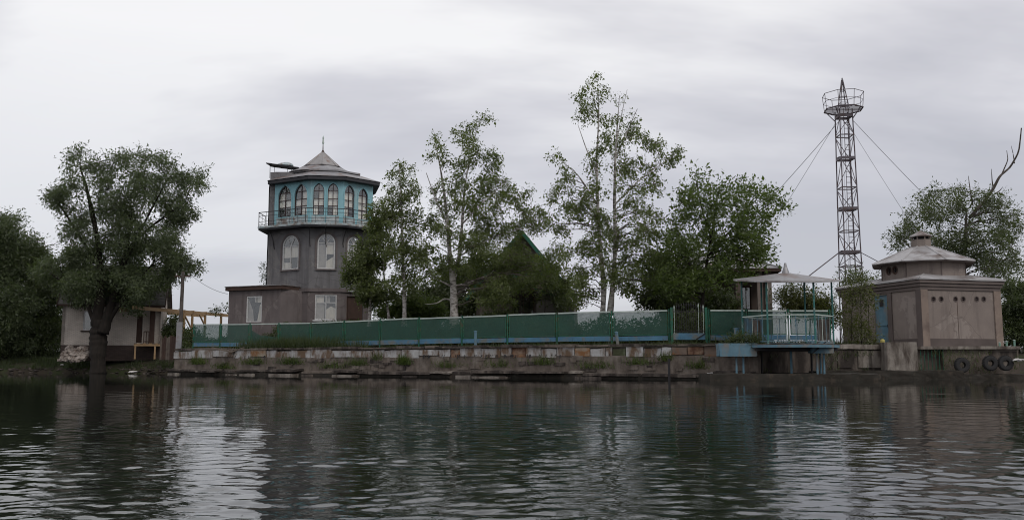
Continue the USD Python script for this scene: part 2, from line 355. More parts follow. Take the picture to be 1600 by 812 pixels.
brown_frame_m = M('brown_window_frame', (0.07, 0.045, 0.045), (0.05, 0.034, 0.034), 5, 0.5)
glass_m = glass_mat('window_glass')
lantern_blind_m = M('bright_blind', (0.88, 0.80, 0.73), (0.74, 0.66, 0.60), 1.2, 0.9)
curtain_m = M('pale_curtain', (0.66, 0.57, 0.50), (0.50, 0.43, 0.38), 1.6, 0.9, stretch=(3, 3, 0.8))
board_m = M('board_in_window', (0.36, 0.31, 0.285), (0.25, 0.215, 0.205), 1.2, 0.9)
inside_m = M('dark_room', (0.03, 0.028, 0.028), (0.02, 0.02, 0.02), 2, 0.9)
wood_new_m = M('new_timber', (0.38, 0.255, 0.14), (0.29, 0.185, 0.10), 2.5, 0.7, stretch=(1, 1, 4))
wood_dark_m = M('dark_wood', (0.075, 0.045, 0.034), (0.05, 0.03, 0.024), 3, 0.8)
wood_grey_m = M('grey_old_wood', (0.16, 0.13, 0.105), (0.09, 0.07, 0.058), 3, 0.85)
door_brown_m = M('brown_door', (0.095, 0.055, 0.040), (0.065, 0.040, 0.030), 2, 0.7)
brick_white_m = brick_mat('white_silicate_brick', (0.64, 0.57, 0.50), (0.56, 0.49, 0.43), (0.38, 0.34, 0.30), 0.26, 0.085)
brick_dark_m = brick_mat('dark_plinth_brick', (0.10, 0.07, 0.06), (0.07, 0.05, 0.045), (0.05, 0.04, 0.035), 0.26, 0.085)
slate_m = M('old_slate', (0.20, 0.185, 0.175), (0.14, 0.13, 0.122), 2.5, 0.8, c3=(0.07, 0.075, 0.05), scale3=1.2, amt3=0.5)
clad_m = M('yellow_cladding', (0.42, 0.29, 0.14), (0.33, 0.22, 0.10), 2, 0.75)
pump_wall_m = plaster('tan_render', (0.240, 0.200, 0.176), (0.186, 0.154, 0.138), (0.275, 0.235, 0.21), (0.125, 0.102, 0.092))
pump_pil_m = M('ochre_pilaster', (0.245, 0.190, 0.155), (0.195, 0.152, 0.128), 1.0, 0.9, c3=(0.14, 0.105, 0.09), scale3=0.8, amt3=0.5)
pump_cornice_m = M('brown_cornice', (0.155, 0.125, 0.113), (0.115, 0.094, 0.087), 1.2, 0.9)
pump_base_m = M('damp_plinth', (0.125, 0.10, 0.092), (0.085, 0.068, 0.062), 1.0, 0.9)
pump_roof_m = M('pale_metal_roof', (0.44, 0.43, 0.43), (0.31, 0.295, 0.29), 1.0, 0.45, c3=(0.13, 0.095, 0.08), scale3=0.7, amt3=0.5, metallic=0.3, spec=0.5)
tyre_m = M('old_rubber', (0.022, 0.022, 0.023), (0.03, 0.028, 0.027), 4, 0.75)
yellow_m = M('yellow_cap', (0.46, 0.40, 0.12), (0.34, 0.29, 0.09), 4, 0.6)
litter_m = M('white_litter', (0.62, 0.60, 0.58), (0.42, 0.40, 0.38), 8, 0.7)
gable_wall_m = plaster('grey_brown_wall', (0.16, 0.13, 0.115), (0.115, 0.095, 0.085), (0.19, 0.165, 0.15), (0.08, 0.065, 0.06))
shade_wall_m = M('brown_house_wall', (0.14, 0.105, 0.090), (0.10, 0.078, 0.068), 1.0, 0.9)

birch_bark_m = usdkit.material(stage, '/World/Looks/birch_bark', {
    'g': ('geometry', {}), 'm': ('mapping', {'scale': (2.5, 2.5, 7.0)}), 'n': ('noise_texture', {'scale': 1.2, 'detail': 5.0, 'roughness': 0.65}),
    'r': ('rgb_ramp', {'ramp': [(0.36, (0.045, 0.038, 0.033)), (0.46, (0.25, 0.225, 0.20)), (0.58, (0.47, 0.44, 0.41)), (1.0, (0.52, 0.49, 0.46))]}),
    'p': ('principled_bsdf', {'roughness': 0.8})}, [('g.position', 'm.vector'), ('m.vector', 'n.vector'), ('n.fac', 'r.fac'), ('r.color', 'p.base_color')], surface='p.BSDF')
birch_twig_m = M('birch_twig', (0.16, 0.135, 0.12), (0.055, 0.042, 0.035), 2.5, 0.85)
bark_m = M('dark_bark', (0.028, 0.022, 0.018), (0.013, 0.011, 0.009), 3, 0.95, stretch=(3, 3, 0.6), bump=0.8, bscale=14)
grey_bark_m = M('grey_bark', (0.115, 0.098, 0.088), (0.06, 0.05, 0.044), 3, 0.95)
leaf_willow_m = leaf_mat('willow_leaves', (0.050, 0.066, 0.030), (0.155, 0.186, 0.094))
leaf_birch_m = leaf_mat('birch_leaves', (0.066, 0.084, 0.026), (0.215, 0.245, 0.088), .42)
leaf_dark_m = leaf_mat('dark_leaves', (0.040, 0.054, 0.020), (0.143, 0.172, 0.062))
leaf_maple_m = leaf_mat('broad_leaves', (0.050, 0.074, 0.018), (0.175, 0.215, 0.060), .4)
leaf_olive_m = leaf_mat('olive_leaves', (0.060, 0.068, 0.018), (0.125, 0.125, 0.036))
leaf_grey_m = leaf_mat('grey_green_leaves', (0.050, 0.064, 0.026), (0.168, 0.186, 0.090))
leaf_deep_m = leaf_mat('deep_green_leaves', (0.034, 0.046, 0.018), (0.128, 0.154, 0.055))

# ================================================================ THE SETTING: water, ground
def build_water():
    ny, nx = 800, 560
    y = 2.4 * (78 / 2.4) ** (np.linspace(0, 1, ny))
    u = np.linspace(-1, 1, nx)
    X = u[None, :] * (3.2 + 0.70 * y[:, None]); Y = np.repeat(y[:, None], nx, 1)
    rng = np.random.default_rng(5)
    Z = np.zeros_like(X)
    p = np.stack([X * 0.10, Y * 0.16, np.zeros_like(X)], -1)
    gust = (0.45 + 1.1 * np.clip(fbm(p, 3, 3) - 0.22, 0, 1)) * (0.55 + 1.9 * np.clip(fbm(np.stack([X * .55, Y * .9, X * 0 + 7], -1), 3, 21) - .30, 0, 1))
    # long flat-crested ripples coming towards the viewer, shorter ones across them
    wx = X + 0.35 * (fbm(np.stack([X * 0.5, Y * 0.5, X * 0], -1), 2, 8) - 0.5); wy = Y + 0.9 * (fbm(np.stack([X * 0.35, Y * 0.35, X * 0], -1), 2, 9) - 0.5)
    for k in range(80):
        lam = 0.085 * (0.38 / 0.085) ** rng.random() if k < 72 else rng.uniform(.6, 1.2)
        a = rng.normal(0.05, 0.62)
        ph = rng.random() * 2 * PI
        kk = 2 * PI / lam
        slope = 0.0160 * (1.0 if lam < 0.6 else 0.45)
        cell = 0.0048 * Y                       # row spacing: waves finer than the sheet fade out
        keep = np.clip((lam / cell - 2.6) / 3.0, 0, 1)
        Z += keep * slope / kk * np.sin(kk * (wx * math.sin(a) + wy * math.cos(a)) + ph)
    calm = np.interp(Y, [2.4, 12, 20, 30, 45, 78], [1.2, 1.1, 0.72, 0.28, 0.13, 0.12])
    edge = np.clip(np.minimum.reduce([(1 - np.abs(u))[None, :] * 12 + 0 * Y, (Y - 2.4) / 0.6, (78 - Y) / 4]), 0, 1)
    Z *= gust * calm * edge
    i, j = np.meshgrid(np.arange(ny - 1), np.arange(nx - 1), indexing='ij')
    q = np.stack([i * nx + j, i * nx + j + 1, (i + 1) * nx + j + 1, (i + 1) * nx + j], -1).reshape(-1, 4)
    mb = MB(); mb.add(np.stack([X, Y, Z], -1).reshape(-1, 3), q)
    a, b, c, d = [(X[r, s], Y[r, s], 0) for r, s in ((0, 0), (0, -1), (-1, -1), (-1, 0))]
    R = 2500
    o = [(-R, -R, 0), (R, -R, 0), (R, R, 0), (-R, R, 0)]
    for s, (i0, i1) in enumerate(((a, b), (b, c), (c, d), (d, a))):
        mb.add([o[s], o[(s + 1) % 4], i1, i0], [[0, 1, 2, 3]])
    mb.build('water', water_m, None, smooth=True, kind='structure')
build_water()

QA = at(272, 565, 62.0); QB = at(1185, 565, 42.3)          # the quay face
quay = Face(QA, QB)
R0 = np.array([QB[0] + 0.25, 45.0]); R1 = at(1386, 565, 46.0)[:2]
R2 = at(1434, 565, 46.6)[:2]; R3 = at(1592, 565, 46.4)[:2]
SHORE = [(-2500, 140), (-140, 84), (-60, 75), (-42, 70.5), (-33, 68.2), (-27.5, 66.3), (QA[0] - 0.6, 64.6), (QA[0] + 0.1, 62.25), (QB[0], QB[1] + 0.25), (R0[0] + .1, R0[1] + 0.3), (R1[0], R1[1] + 0.3), (R2[0], R2[1] + .4), (R3[0], R3[1] + 0.35), (R3[0] + 0.7, 48.2), (34, 50.5), (48, 54), (140, 70), (2500, 140)]
FA = at(303, 540, 63.0); FB = at(1045, 530, 46.5)
fence1 = Face(FA, FB)

def shore_y(x):
    sx, sy = zip(*SHORE)
    return np.interp(x, sx, sy)

def build_ground():
    xs = np.concatenate([[-2500, -900, -350, -160], np.arange(-90, 70, 0.45), [120, 300, 900, 2500]])
    off = np.array([0, 0.25, 0.6, 1.0, 1.5, 2.1, 2.8, 3.6, 4.6, 6, 8, 11, 15, 20, 27, 40, 70, 150, 500, 2500])
    bank = np.array([-0.35, 0.26, 0.40, 0.48, 0.66, 0.85, 1.02, 1.20, 1.36, 1.5, 1.62, 1.72, 1.8, 1.85, 1.88, 1.9, 1.9, 1.9, 1.9, 1.9])
    quayz = np.array([1.52, 1.60, 1.64, 1.68, 1.74, 1.80, 1.84, 1.86, 1.87, 1.88, 1.88, 1.88, 1.88, 1.88, 1.9, 1.9, 1.9, 1.9, 1.9, 1.9])
    X = np.repeat(xs[:, None], len(off), 1); Y = shore_y(xs)[:, None] + off[None, :]
    w = np.clip((X - (QA[0] - 0.5)) / 0.6, 0, 1) * np.clip((R3[0] + 0.6 - X) / 0.6, 0, 1)
    Z = bank * (1 - w) + quayz * w
    n = fbm(np.stack([X * 0.6, Y * 0.6, X * 0], -1), 4, 4) - 0.5
    Z = Z + n * np.where(w > 0.5, 0.10, 0.34) * np.clip(off / 0.6, 0.2, 1) * np.clip(2 - np.abs(X) / 90, 0, 1)
    m = len(off); i, j = np.meshgrid(np.arange(len(xs) - 1), np.arange(m - 1), indexing='ij')
    q = np.stack([i * m + j, (i + 1) * m + j, (i + 1) * m + j + 1, i * m + j + 1], -1).reshape(-1, 4)
    mb = MB(); mb.add(np.stack([X, Y, Z], -1).reshape(-1, 3), q)
    mb.build('ground', ground_m, None, smooth=True, kind='structure')
    return lambda x, y: float(np.interp(y - shore_y(x), off, quayz if QA[0] - 0.2 < x < R3[0] + .3 else bank))
gz = build_ground()

# ================================================================ THE QUAY
def build_quay():
    t = thing('quay_wall', 'long stained concrete quay wall with a row of worn and rusty panels along its top', 'quay wall', (QA[0], QA[1], 0))
    mb = MB(); zt = 1.17
    sL = quay.L
    quay.rect(mb, 0, -0.6, sL, zt, -0.45, 0.0)
    mb.rough(0.035, 0.5, 2, 0.35).build('lower_wall', conc_dark_m, t)
    mb = MB(); quay.rect(mb, 0.02, zt, sL, 1.60, -0.42, -0.09); mb.build('backing', conc_m, t)
    edges = [272, 300, 333, 365, 392, 416, 433, 455, 486, 518, 550, 582, 600, 628, 655, 686, 704, 719, 752, 783, 800, 822, 846, 870, 898, 922, 946, 957, 978, 1006, 1034, 1050, 1074, 1100, 1128, 1158, 1185]
    mats = {'w': panel_white_m, 'r': panel_rust_m, 't': panel_tan_m, 'm': panel_moss_m, 'b': panel_brown_m}
    kinds = 'wwwwtwwwwwwwwwwwrwwwrwwwtwwmwwwbrbwbb'
    names = {'w': 'worn whitish panel', 'r': 'orange rusty panel', 't': 'tan panel', 'm': 'mossy green panel', 'b': 'dark brown panel'}
    rng = random.Random(4)
    for k in range(len(edges) - 1):
        s0 = quay.px(edges[k], 550)[0]; s1 = quay.px(edges[k + 1], 550)[0]
        zt1 = 1.62 + rng.uniform(-0.08, 0.06); zb = 1.16 + rng.uniform(-0.10, 0.05)
        g = 0.022
        c = 0.05
        mb = MB()
        poly = Polygon([(s0 + g, zb + rng.uniform(0, .03)), (s1 - g, zb + rng.uniform(0, .03)), (s1 - g, zt1 - rng.uniform(0, c)), ((s0 + s1) / 2, zt1 - rng.uniform(0, c)), (s0 + g, zt1 - rng.uniform(0, c))])
        d = rng.uniform(0.0, 0.05)
        quay.ext(mb, poly, -0.085, d)
        mb.build('panel', mats[kinds[k]], t, label=names[kinds[k]])
    # coping of broken concrete and earth on top
    s = 0.1
    while s < sL - 0.3:
        l = rng.uniform(0.7, 2.2); mb = MB()
        e = min(s + l, sL)
        z1 = 1.72 + rng.uniform(-0.04, 0.07)
        quay.rect(mb, s, 1.625 + rng.uniform(0.0, 0.01), e - rng.uniform(0.01, 0.05), z1, -0.42, rng.uniform(0.02, 0.14))
        mb.rough(0.03, 0.3, rng.randint(0, 99), 0.3).build('coping_piece', rng.choice([conc_m, conc_dark_m, conc_m]), t)
        s = e
    # footing slabs just above the water, tilted and broken
    s = 0.0
    while s < sL - 0.5:
        l = rng.uniform(0.8, 3.4); e = min(s + l, sL)
        mb = MB(); z = rng.uniform(0.26, 0.40); d = rng.uniform(0.35, 0.8); th = rng.uniform(0.09, 0.15)
        quay.rect(mb, s, z - th, e - rng.uniform(0.02, 0.2), z, -0.05, d)
        ang = rng.uniform(-0.012, 0.012)
        v = mb.v[0]; c = v.mean(0); v[:, 2] += (v - c) @ quay.u * ang - (v - c) @ quay.n * rng.uniform(0.0, 0.12)
        mb.rough(0.035, 0.35, rng.randint(0, 99), 0.3).build('footing_slab', rng.choice([conc_m, conc_light_m, conc_m, conc_dark_m]), t)
        if rng.random() < 0.7:
            mb = MB(); a = s + rng.uniform(0, 0.5); b = min(a + rng.uniform(0.6, 2.4), sL)
            quay.rect(mb, a, -0.10, b, rng.uniform(0.05, 0.12), -0.02, d + rng.uniform(0.05, 0.25))
            mb.rough(0.04, 0.3, rng.randint(0, 99), 0.3).build('sunken_slab', rng.choice([conc_light_m, conc_m]), t)
        s = e
    # rough masonry showing along the foot, and bent reinforcement stubs under the panels
    for k in range(60):
        s = rng.uniform(0, sL - .8); w = rng.uniform(.25, .75); z = rng.uniform(.32, .95); h = rng.uniform(.12, .26); mb = MB()
        quay.rect(mb, s, z, s + w, z + h, -.06, rng.uniform(.02, .07)); mb.rough(.035, .25, k, .2).build('stone', rng.choice([conc_m, conc_dark_m, conc_dark_m]), t)
    for k in range(60):
        s = quay.px(rng.uniform(650, 860), 556)[0] if k < 40 else rng.uniform(0, sL); mb = MB(); z = rng.uniform(1.0, 1.2)
        mb.tube([quay.pt(s, 1.25, .06), quay.pt(s + rng.uniform(-.03, .03), z, .09 + rng.uniform(0, .05))], .018, 4); mb.build('rebar_stub', iron_m, t)
    mb = MB(); quay.rect(mb, -.1, -.6, sL + .05, .2, -.1, .34); mb.rough(.06, .5, 44, .3).build('ledge', slime_m, t)
    # dark upright steel stub at the foot
    mb = MB(); s, _ = quay.px(1053, 580)
    mb.tube([quay.pt(s, -0.2, 0.7), quay.pt(s, 1.0, 0.7)], 0.06, 8).build('steel_stub', iron_m, t)
build_quay()

def build_east_quay():
    t = thing('landing_wall', 'low grey concrete landing wall between the gazebo and the tan pump house', 'quay wall', (R0[0], R0[1], 0))
    f0 = Face(QB[:2] + [0, 0.02], R0); f = Face(R0, R1)
    mb = MB(); f0.rect(mb, 0.03, -0.6, f0.L, 1.6, -0.4, 0); mb.rough(0.03, 0.5, 8, 0.4).build('return_wall', conc_dark_m, t)
    mb = MB(); f.rect(mb, 0, -0.6, f.L, 1.5, -0.4, 0); mb.rough(0.03, 0.5, 3, 0.4).build('wall', conc_m, t)
    mb = MB(); f.rect(mb, 0, 1.503, f.L - 0.05, 1.74, -0.5, 0.12); mb.rough(0.03, 0.4, 5, 0.3).build('coping', conc_light_m, t)
    for px in (1308, 1340, 1356):
        s, _ = f.px(px, 555); mb = MB(); f.rect(mb, s, 0.55, s + 0.75, 1.42, 0.01, 0.05); mb.build('panel', conc_light_m if px != 1308 else conc_m, t)
    for k in range(4):
        s, _ = f.px(1200 + k * 48, 575); mb = MB(); f.rect(mb, s, 0.1, s + 1.3, 0.28, 0, 0.55); mb.rough(0.03, 0.3, k, 0.3).build('footing_slab', conc_m, t)
    t = thing('landing_wall', 'low dark ledge wall with a thin slab on top, in front of the tan pump house', 'quay wall', (R2[0], R2[1], 0))
    f = Face(R2, R3); s1 = f.px(1474, 560)[0]
    mb = MB(); f.rect(mb, 0, -0.6, s1, 1.5, -0.4, -0.35); mb.build('recess_back', conc_dark_m, t)
    mb = MB(); f.rect(mb, s1, -0.6, f.L, 1.5, -0.4, 0); mb.rough(0.03, 0.5, 9, 0.4).build('wall', conc_dark_m, t)
    mb = MB(); f.rect(mb, f.px(1545, 550)[0], 0.9, f.L - .1, 1.4, 0.01, 0.05); mb.build('panel', conc_m, t)
    mb = MB(); f.rect(mb, 0, 1.503, f.L, 1.66, -1.2, 0.22); mb.rough(0.02, 0.4, 6, 0.4).build('top_slab', conc_light_m, t)
    mb = MB(); 
    for k in range(7):
        s = 0.15 + k * 0.19; mb = MB(); mb.tube([f.pt(s, 0.35, 0.05), f.pt(s, 1.5, 0.05)], 0.02, 5); mb.build('grille_bar', green_m, t)
    mb = MB(); mb.box([R0[0] + 3.2, 44.25, -.6], [R2[0] + 1.2, 46.9, .42]); mb.rough(.09, .6, 32, .3).build('footing', slime_m, t)
    mb = MB(); mb.box([R2[0] + 1.0, 45.5, -.6], [R3[0], 46.9, .22]); mb.rough(.09, .5, 33, .3).build('footing', slime_m, t)
    # the big block
    A = at(1386, 560, 44.9); B = at(1434, 560, 44.75); f = Face(A, B)
    mb = MB(); z1 = at(1410, 534, 44.8)[2]; f.rect(mb, 0, -0.5, f.L, z1, -2.2, 0)
    t = mb.rough(0.025, 0.5, 12, 0.25).build('concrete_block', conc_light_m, None)
    tag(stage.GetPrimAtPath(t), 'big pale concrete block with dark streaks standing out from the landing at the water', 'block')
build_east_quay()

# ================================================================ FENCE AND GATE
def build_fence():
    px = [303, 345, 391, 436, 486, 538, 594, 655, 722, 793, 870, 955.5, 1045]
    X = [303, 486, 655, 792, 870, 956, 1042]; T = [507, 504.5, 497, 492.5, 489.5, 487, 484.5]; Bo = [541, 541, 537, 534.5, 533.5, 532.5, 531.5]
    t = thing('mesh_fence', 'long green wire mesh fence with white top rail and blue kickboards along the quay', 'fence', (FA[0], FA[1], 1.8))
    sec(t, fence1, px, X, T, Bo, bare=(2,))
    f2 = Face(at(1107, 530, 46.4), at(1296, 530, 46.2))
    t = thing('mesh_fence', 'short green wire mesh fence between the picket gate and the back of the gazebo', 'fence', (f2.A[0], f2.A[1], 1.8))
    sec(t, f2, [1107, 1166, 1231, 1296], [1107, 1296], [484.5, 485], [531, 531])

def sec(t, f, px, X, T, Bo, bare=()):
    rng = random.Random(7)
    for k, p in enumerate(px):
        s, zt = f.px(p, np.interp(p, X, T)); zb = f.px(p, np.interp(p, X, Bo))[1]
        mb = MB(); mb.tube([f.pt(s, zb - 0.5), f.pt(s, zt + 0.06)], 0.045, 8).build('post', green_m, t)
        if k == len(px) - 1:
            break
        q = px[k + 1]
        s1, zt1 = f.px(q, np.interp(q, X, T)); zb1 = f.px(q, np.interp(q, X, Bo))[1]
        a, b = s + 0.12, s1 - 0.12
        e = rng.uniform(-0.02, 0.02)
        c00, c10, c11, c01 = f.pt(a, zb + 0.30), f.pt(b, zb1 + 0.30), f.pt(b, zt1 + e), f.pt(a, zt + e)
        mb = MB()
        mb.bar(c00, c01, 0.045); mb.bar(c10, c11, 0.045); mb.bar(c00, c10, 0.045)
        fr = mb.build('panel_frame', green_m, t)
        mb = MB(); mb.bar(c01 - f.u * 0.03, c11 + f.u * 0.03, 0.075); mb.build('top_rail', rail_white_m, t)
        mb = MB()
        if k in bare:
            poly = Polygon([(a + .02, zb + .32), (b - .02, zb1 + .32), (b - .02, zb1 + .62), (a + 0.8, zb + .75), (a + .02, zb + 1.1)])
        else:
            poly = Polygon([(a + .02, zb + .32), (b - .02, zb1 + .32), (b - .02, zt1 + e - .025), ((a + b) / 2, (zt + zt1) / 2 + e - .035), (a + .02, zt + e - .025)])
        f.sheet(mb, poly, 0.004, 0.004); mb.build('wire_net', net_m, fr, label='torn wire net' if k in bare else None)
        mb = MB(); h = 0.27 + rng.uniform(-0.03, 0.03)
        f.ext(mb, Polygon([(a - 0.05, zb + 0.0), (b + 0.05, zb1 + 0.0), (b + 0.05, zb1 + h), (a - 0.05, zb + h + rng.uniform(-.02, .02))]), -0.02, 0.025)
        mb.build('kickboard', blue_m, t)
build_fence()

def build_gate():
    f = Face(at(1050, 530, 46.35), at(1104, 530, 46.3))
    t = thing('picket_gate', 'dark iron gate of spear topped bars above a blue board beside the slim pale trunk', 'gate', (f.A[0], f.A[1], 1.8))
    zt = f.px(1075, 477)[1]; zb = f.px(1075, 531)[1]
    for s in (0, f.L):
        mb = MB(); f.rect(mb, s - 0.06, zb - .4, s + 0.06, zt - 0.1, -0.06, 0.06); mb.build('gate_post', green_m, t)
    mb = MB(); f.rect(mb, 0.06, zb + .02, f.L - .06, zb + .36, -0.02, 0.02); mb.build('lower_board', blue_m, t)
    for z in (zb + 0.45, zt - 0.32):
        mb = MB(); f.rect(mb, 0.06, z - .02, f.L - .06, z + .02, -0.015, 0.015); mb.build('cross_rail', iron_m, t)
    n = 13; rng = random.Random(3)
    for k in range(n):
        s = 0.14 + (f.L - 0.28) * k / (n - 1); z1 = zt - 0.18 + 0.16 * math.sin(PI * k / (n - 1)) + rng.uniform(-.02, .02)
        mb = MB(); mb.tube([f.pt(s, zb + .36), f.pt(s, z1)], 0.016, 6); mb.tube([f.pt(s, z1 - .02), f.pt(s, z1 + .06), f.pt(s, z1 + .2)], [0.018, 0.036, 0.004], 6)
        mb.build('picket', rail_white_m if k in (0, 12, 10) else iron_m, t)
    mb = MB(); mb.bar(f.pt(f.L * .70, zb + .05, .04), f.pt(f.L * .98, zb + .36, .04), 0.03, 0.05); mb.build('brace', iron_m, t)
build_gate()

# ================================================================ WINDOWS
def window(t, f, poly, mat, d=-0.10, fw=0.07, bars=(), curtain=None, cd=-0.15, label=None, sill=None, glass=True, name='window'):
    """A framed window in wall f: poly is its outline in (s, z); bars are (s0, z0, s1, z1) lines. Frame > pane, curtain, sill."""
    inner = poly.buffer(-fw, join_style=2)
    mb = MB(); f.ext(mb, poly.difference(inner), d - 0.05, d + 0.03)
    for s0, z0, s1, z1 in bars:
        mb.bar(f.pt(s0, z0, d), f.pt(s1, z1, d), 0.05, 0.05, up=f.n)
    w = mb.build(name, mat, t, label=label)
    if glass:
        mb = MB(); f.sheet(mb, inner.buffer(0.01), d - 0.012, 0.005); mb.build('pane', glass_m, w)
    if curtain:
        for ci, (pc, m) in enumerate(curtain):
            mb = MB(); f.sheet(mb, pc.intersection(poly.buffer(0.05)), cd - 0.018 * ci, 0.012); mb.build('blind', m, w)
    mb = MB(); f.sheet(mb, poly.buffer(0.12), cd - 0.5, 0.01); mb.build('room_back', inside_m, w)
    if sill:
        b = poly.bounds; mb = MB(); f.rect(mb, b[0] - 0.14, b[1] - 0.10, b[2] + 0.14, b[1] - 0.003, -0.02, 0.10); mb.build('sill', sill, w)
    return w

def wall(mb, f, z0, z1, holes=(), thick=0.24, s0=0.0, s1=None):
    p = sbox(s0, z0, f.L if s1 is None else s1, z1)
    for h in holes:
        p = p.difference(h)
    f.ext(mb, p, -thick, 0)
    return mb

def offset_ring(pts, d):
    return list(Polygon(pts).buffer(d, join_style=2, mitre_limit=4).exterior.coords)[:-1]

# ================================================================ THE TOWER HOUSE
def build_tower():
    xy = lambda px, Y: at(px, 400, Y)[:2]
    A, B, C, D = xy(426.5, 65.75), xy(483, 64.0), xy(534, 64.35), xy(581, 66.2)
    E = D + [-0.75, 3.0]; G = np.array([A[0] + 0.9, 72.0]); Fp = np.array([E[0] - 1.4, 72.0]); H = A + [0, 3.4]
    ring = [A, B, C, D, E, Fp, G, H]                           # counter-clockwise seen from above
    t = thing('tower_house', 'dark round tower house with turquoise arcaded lantern storey and conical zinc roof', 'house', (B[0], B[1] + 4, 1.88))
    ZB, ZM, ZS = 1.7, at(483, 450, 64.0)[2], at(483, 350.5, 63.2)[2]     # base, moulding, balcony
    ZE = at(483, 281.0, 63.9)[2]                                     # underside of the eave
    fs = [Face(ring[k], ring[(k + 1) % 8]) for k in range(8)]
    fa, fb, fc = fs[:3]
    ax = np.array([at(503, 300, 68.0)[0], 68.0])
    # middle storey
    def arc_px(f, x0, x1, y0, y1, kind='round'):
        s0 = f.px(x0, (y0 + y1) / 2)[0]; s1 = f.px(x1, (y0 + y1) / 2)[0]; c = (x0 + x1) / 2
        return arch(s0, s1, f.px(c, y1)[1], f.px(c, y0)[1], kind)
    m1, m2 = arc_px(fa, 441.5, 466.5, 368, 421), arc_px(fb, 496, 523.5, 365.5, 420)
    m3 = arc_px(fc, 543, 563, 370, 423)
    mb = MB()
    for f, hs in zip(fs, ([m1], [m2], [m3], [], [], [], [], [])):
        wall(mb, f, ZM, ZS - 0.003, hs)
    mb.build('middle_wall', grey_wall_m, t)
    for f, p, k in ((fa, m1, 0), (fb, m2, 1), (fc, m3, 2)):
        b = p.bounds; c = (b[0] + b[2]) / 2; r = (b[2] - b[0]) / 2; zs = b[3] - r
        bars = [(b[0], zs - 0.02, b[2], zs - 0.02), (c, b[1], c, zs)]
        for a in (50, 90, 130) if k else (60, 120):
            bars.append((c, zs, c + r * math.cos(math.radians(a)), zs + r * math.sin(math.radians(a))))
        if k == 0:
            cur = [(sbox(b[0], b[1] + 0.9, b[2], zs), curtain_m), (sbox(b[0], b[1] + 0.12, c - .12, b[1] + 0.55), curtain_m), (Polygon([(b[0], b[1]), (c, b[1]), (c, b[1] + .5), (b[0], b[1] + .25)]), board_m)]
        else:
            cur = [(sbox(b[0], b[1], c - 0.05, zs - .1), board_m), (sbox(c + .02, b[1] + 1.1, b[2], zs), curtain_m), (Polygon([(c + .02, b[1]), (b[2], b[1]), (b[2], b[1] + 1.0), (c + .02, b[1] + .6)]), curtain_m)]
        window(t, f, p, white_frame_m, -0.05, 0.085, bars, cur, sill=brown_wall_m, name='arched_window')
        mb = MB(); f.ext(mb, p.buffer(0.17).difference(p.buffer(0.06)).intersection(sbox(b[0] - 1, b[1] + .1, b[2] + 1, 99)), 0.001, 0.045); mb.build('window_hood', brown_wall_m, t)
    mb = MB(); o0 = offset_ring(ring, 0.16); mb.prism(o0, ZM - 0.26, ZM - 0.004); mb.build('moulding', brown_wall_m, t)
    # ground storey
    g = offset_ring(ring, 0.05)
    P0, P1, P2, P3 = A + [-.35, -.1], B + [0, -.08], C + [0, -.08], D + [.05, 0]
    gs = [Face(P0, P1), Face(P1, P2), Face(P2, P3), Face(P3, E), Face(E, Fp), Face(Fp, G), Face(G, P0)]
    def rpx(f, x0, x1, y0, y1):
        s0, s1 = f.px(x0, (y0 + y1) / 2)[0], f.px(x1, (y0 + y1) / 2)[0]; c = (x0 + x1) / 2
        return sbox(s0, f.px(c, y1)[1], s1, f.px(c, y0)[1])
    w1 = rpx(gs[1], 492, 526, 460, 499.5)
    d1 = rpx(gs[2], 541, 567, 463, 545)
    mb = MB()
    for f, hs in zip(gs, ([], [w1], [d1], [], [], [], [])):
        wall(mb, f, ZB, ZM - 0.263, hs)
    mb.build('ground_wall', brown_wall_m, t)
    b = w1.bounds; c = (b[0] + b[2]) / 2; zt = b[3] - 0.58
    window(t, gs[1], w1, white_frame_m, -0.06, 0.085, [(c, b[1], c, b[3]), (b[0], zt, b[2], zt)],
           [(sbox(b[0], b[1], c - .1, zt), board_m), (sbox(b[0] + .1, zt, c - .15, b[3]), curtain_m), (sbox(c, zt, c + 0.28, b[3]), board_m), (Polygon([(c, b[1]), (b[2], b[1] + .1), (b[2], b[1] + .8), (c + .35, zt - .25), (c, zt - .5)]), curtain_m)], sill=white_frame_m)
    mb = MB(); gs[2].sheet(mb, d1, -0.12, 0.06); dr = mb.build('door', door_brown_m, t)
    b = d1.bounds
    mb = MB(); gs[2].rect(mb, b[0] + 0.15, b[1] + 2.2, b[2] - 0.15, b[3] - .15, -0.115, -0.09); mb.build('door_panel', wood_dark_m, dr)
    mb = MB(); gs[2].rect(mb, b[0] + 0.12, b[1] + 1.0, b[0] + .17, b[1] + 1.2, -0.115, -0.05); mb.build('handle', iron_m, dr)
    # porch frame of white pipe
    f = gs[2]; mb = MB(); zc = f.px(555, 457)[1]
    s0, s1 = f.px(541, 458)[0], f.px(566, 458)[0]
    mb.tube([f.pt(s0, zc + .1, 0.02), f.pt(s1 + .3, zc - 0.1, 1.1)], 0.035, 6); mb.tube([f.pt(s1 + .3, zc - 0.1, 1.1), f.pt(s1 + .3, 1.8, 1.1)], 0.05, 6); mb.tube([f.pt(s1 + .3, zc - 0.1, 1.1), f.pt(s1 + .25, zc + 0.1, 0.02)], 0.03, 6)
    mb.build('porch_frame', rail_white_m, t)
    # flat-roofed annexe on the left
    NA, NB = at(357, 480, 64.6), at(438, 480, 62.9); fn = Face(NA, NB); fr = Face(NB, B[:2] + [-.3, .3])
    ZA = at(437, 451, 62.6)[2]
    w2 = rpx(fn, 385, 409, 462.5, 503)
    mb = MB(); wall(mb, fn, ZB, ZA, [w2]); wall(mb, fr, ZB, ZA, s1=2.2); fl = Face(NA[:2] + [.8, 6.5], NA); wall(mb, fl, ZB, ZA)
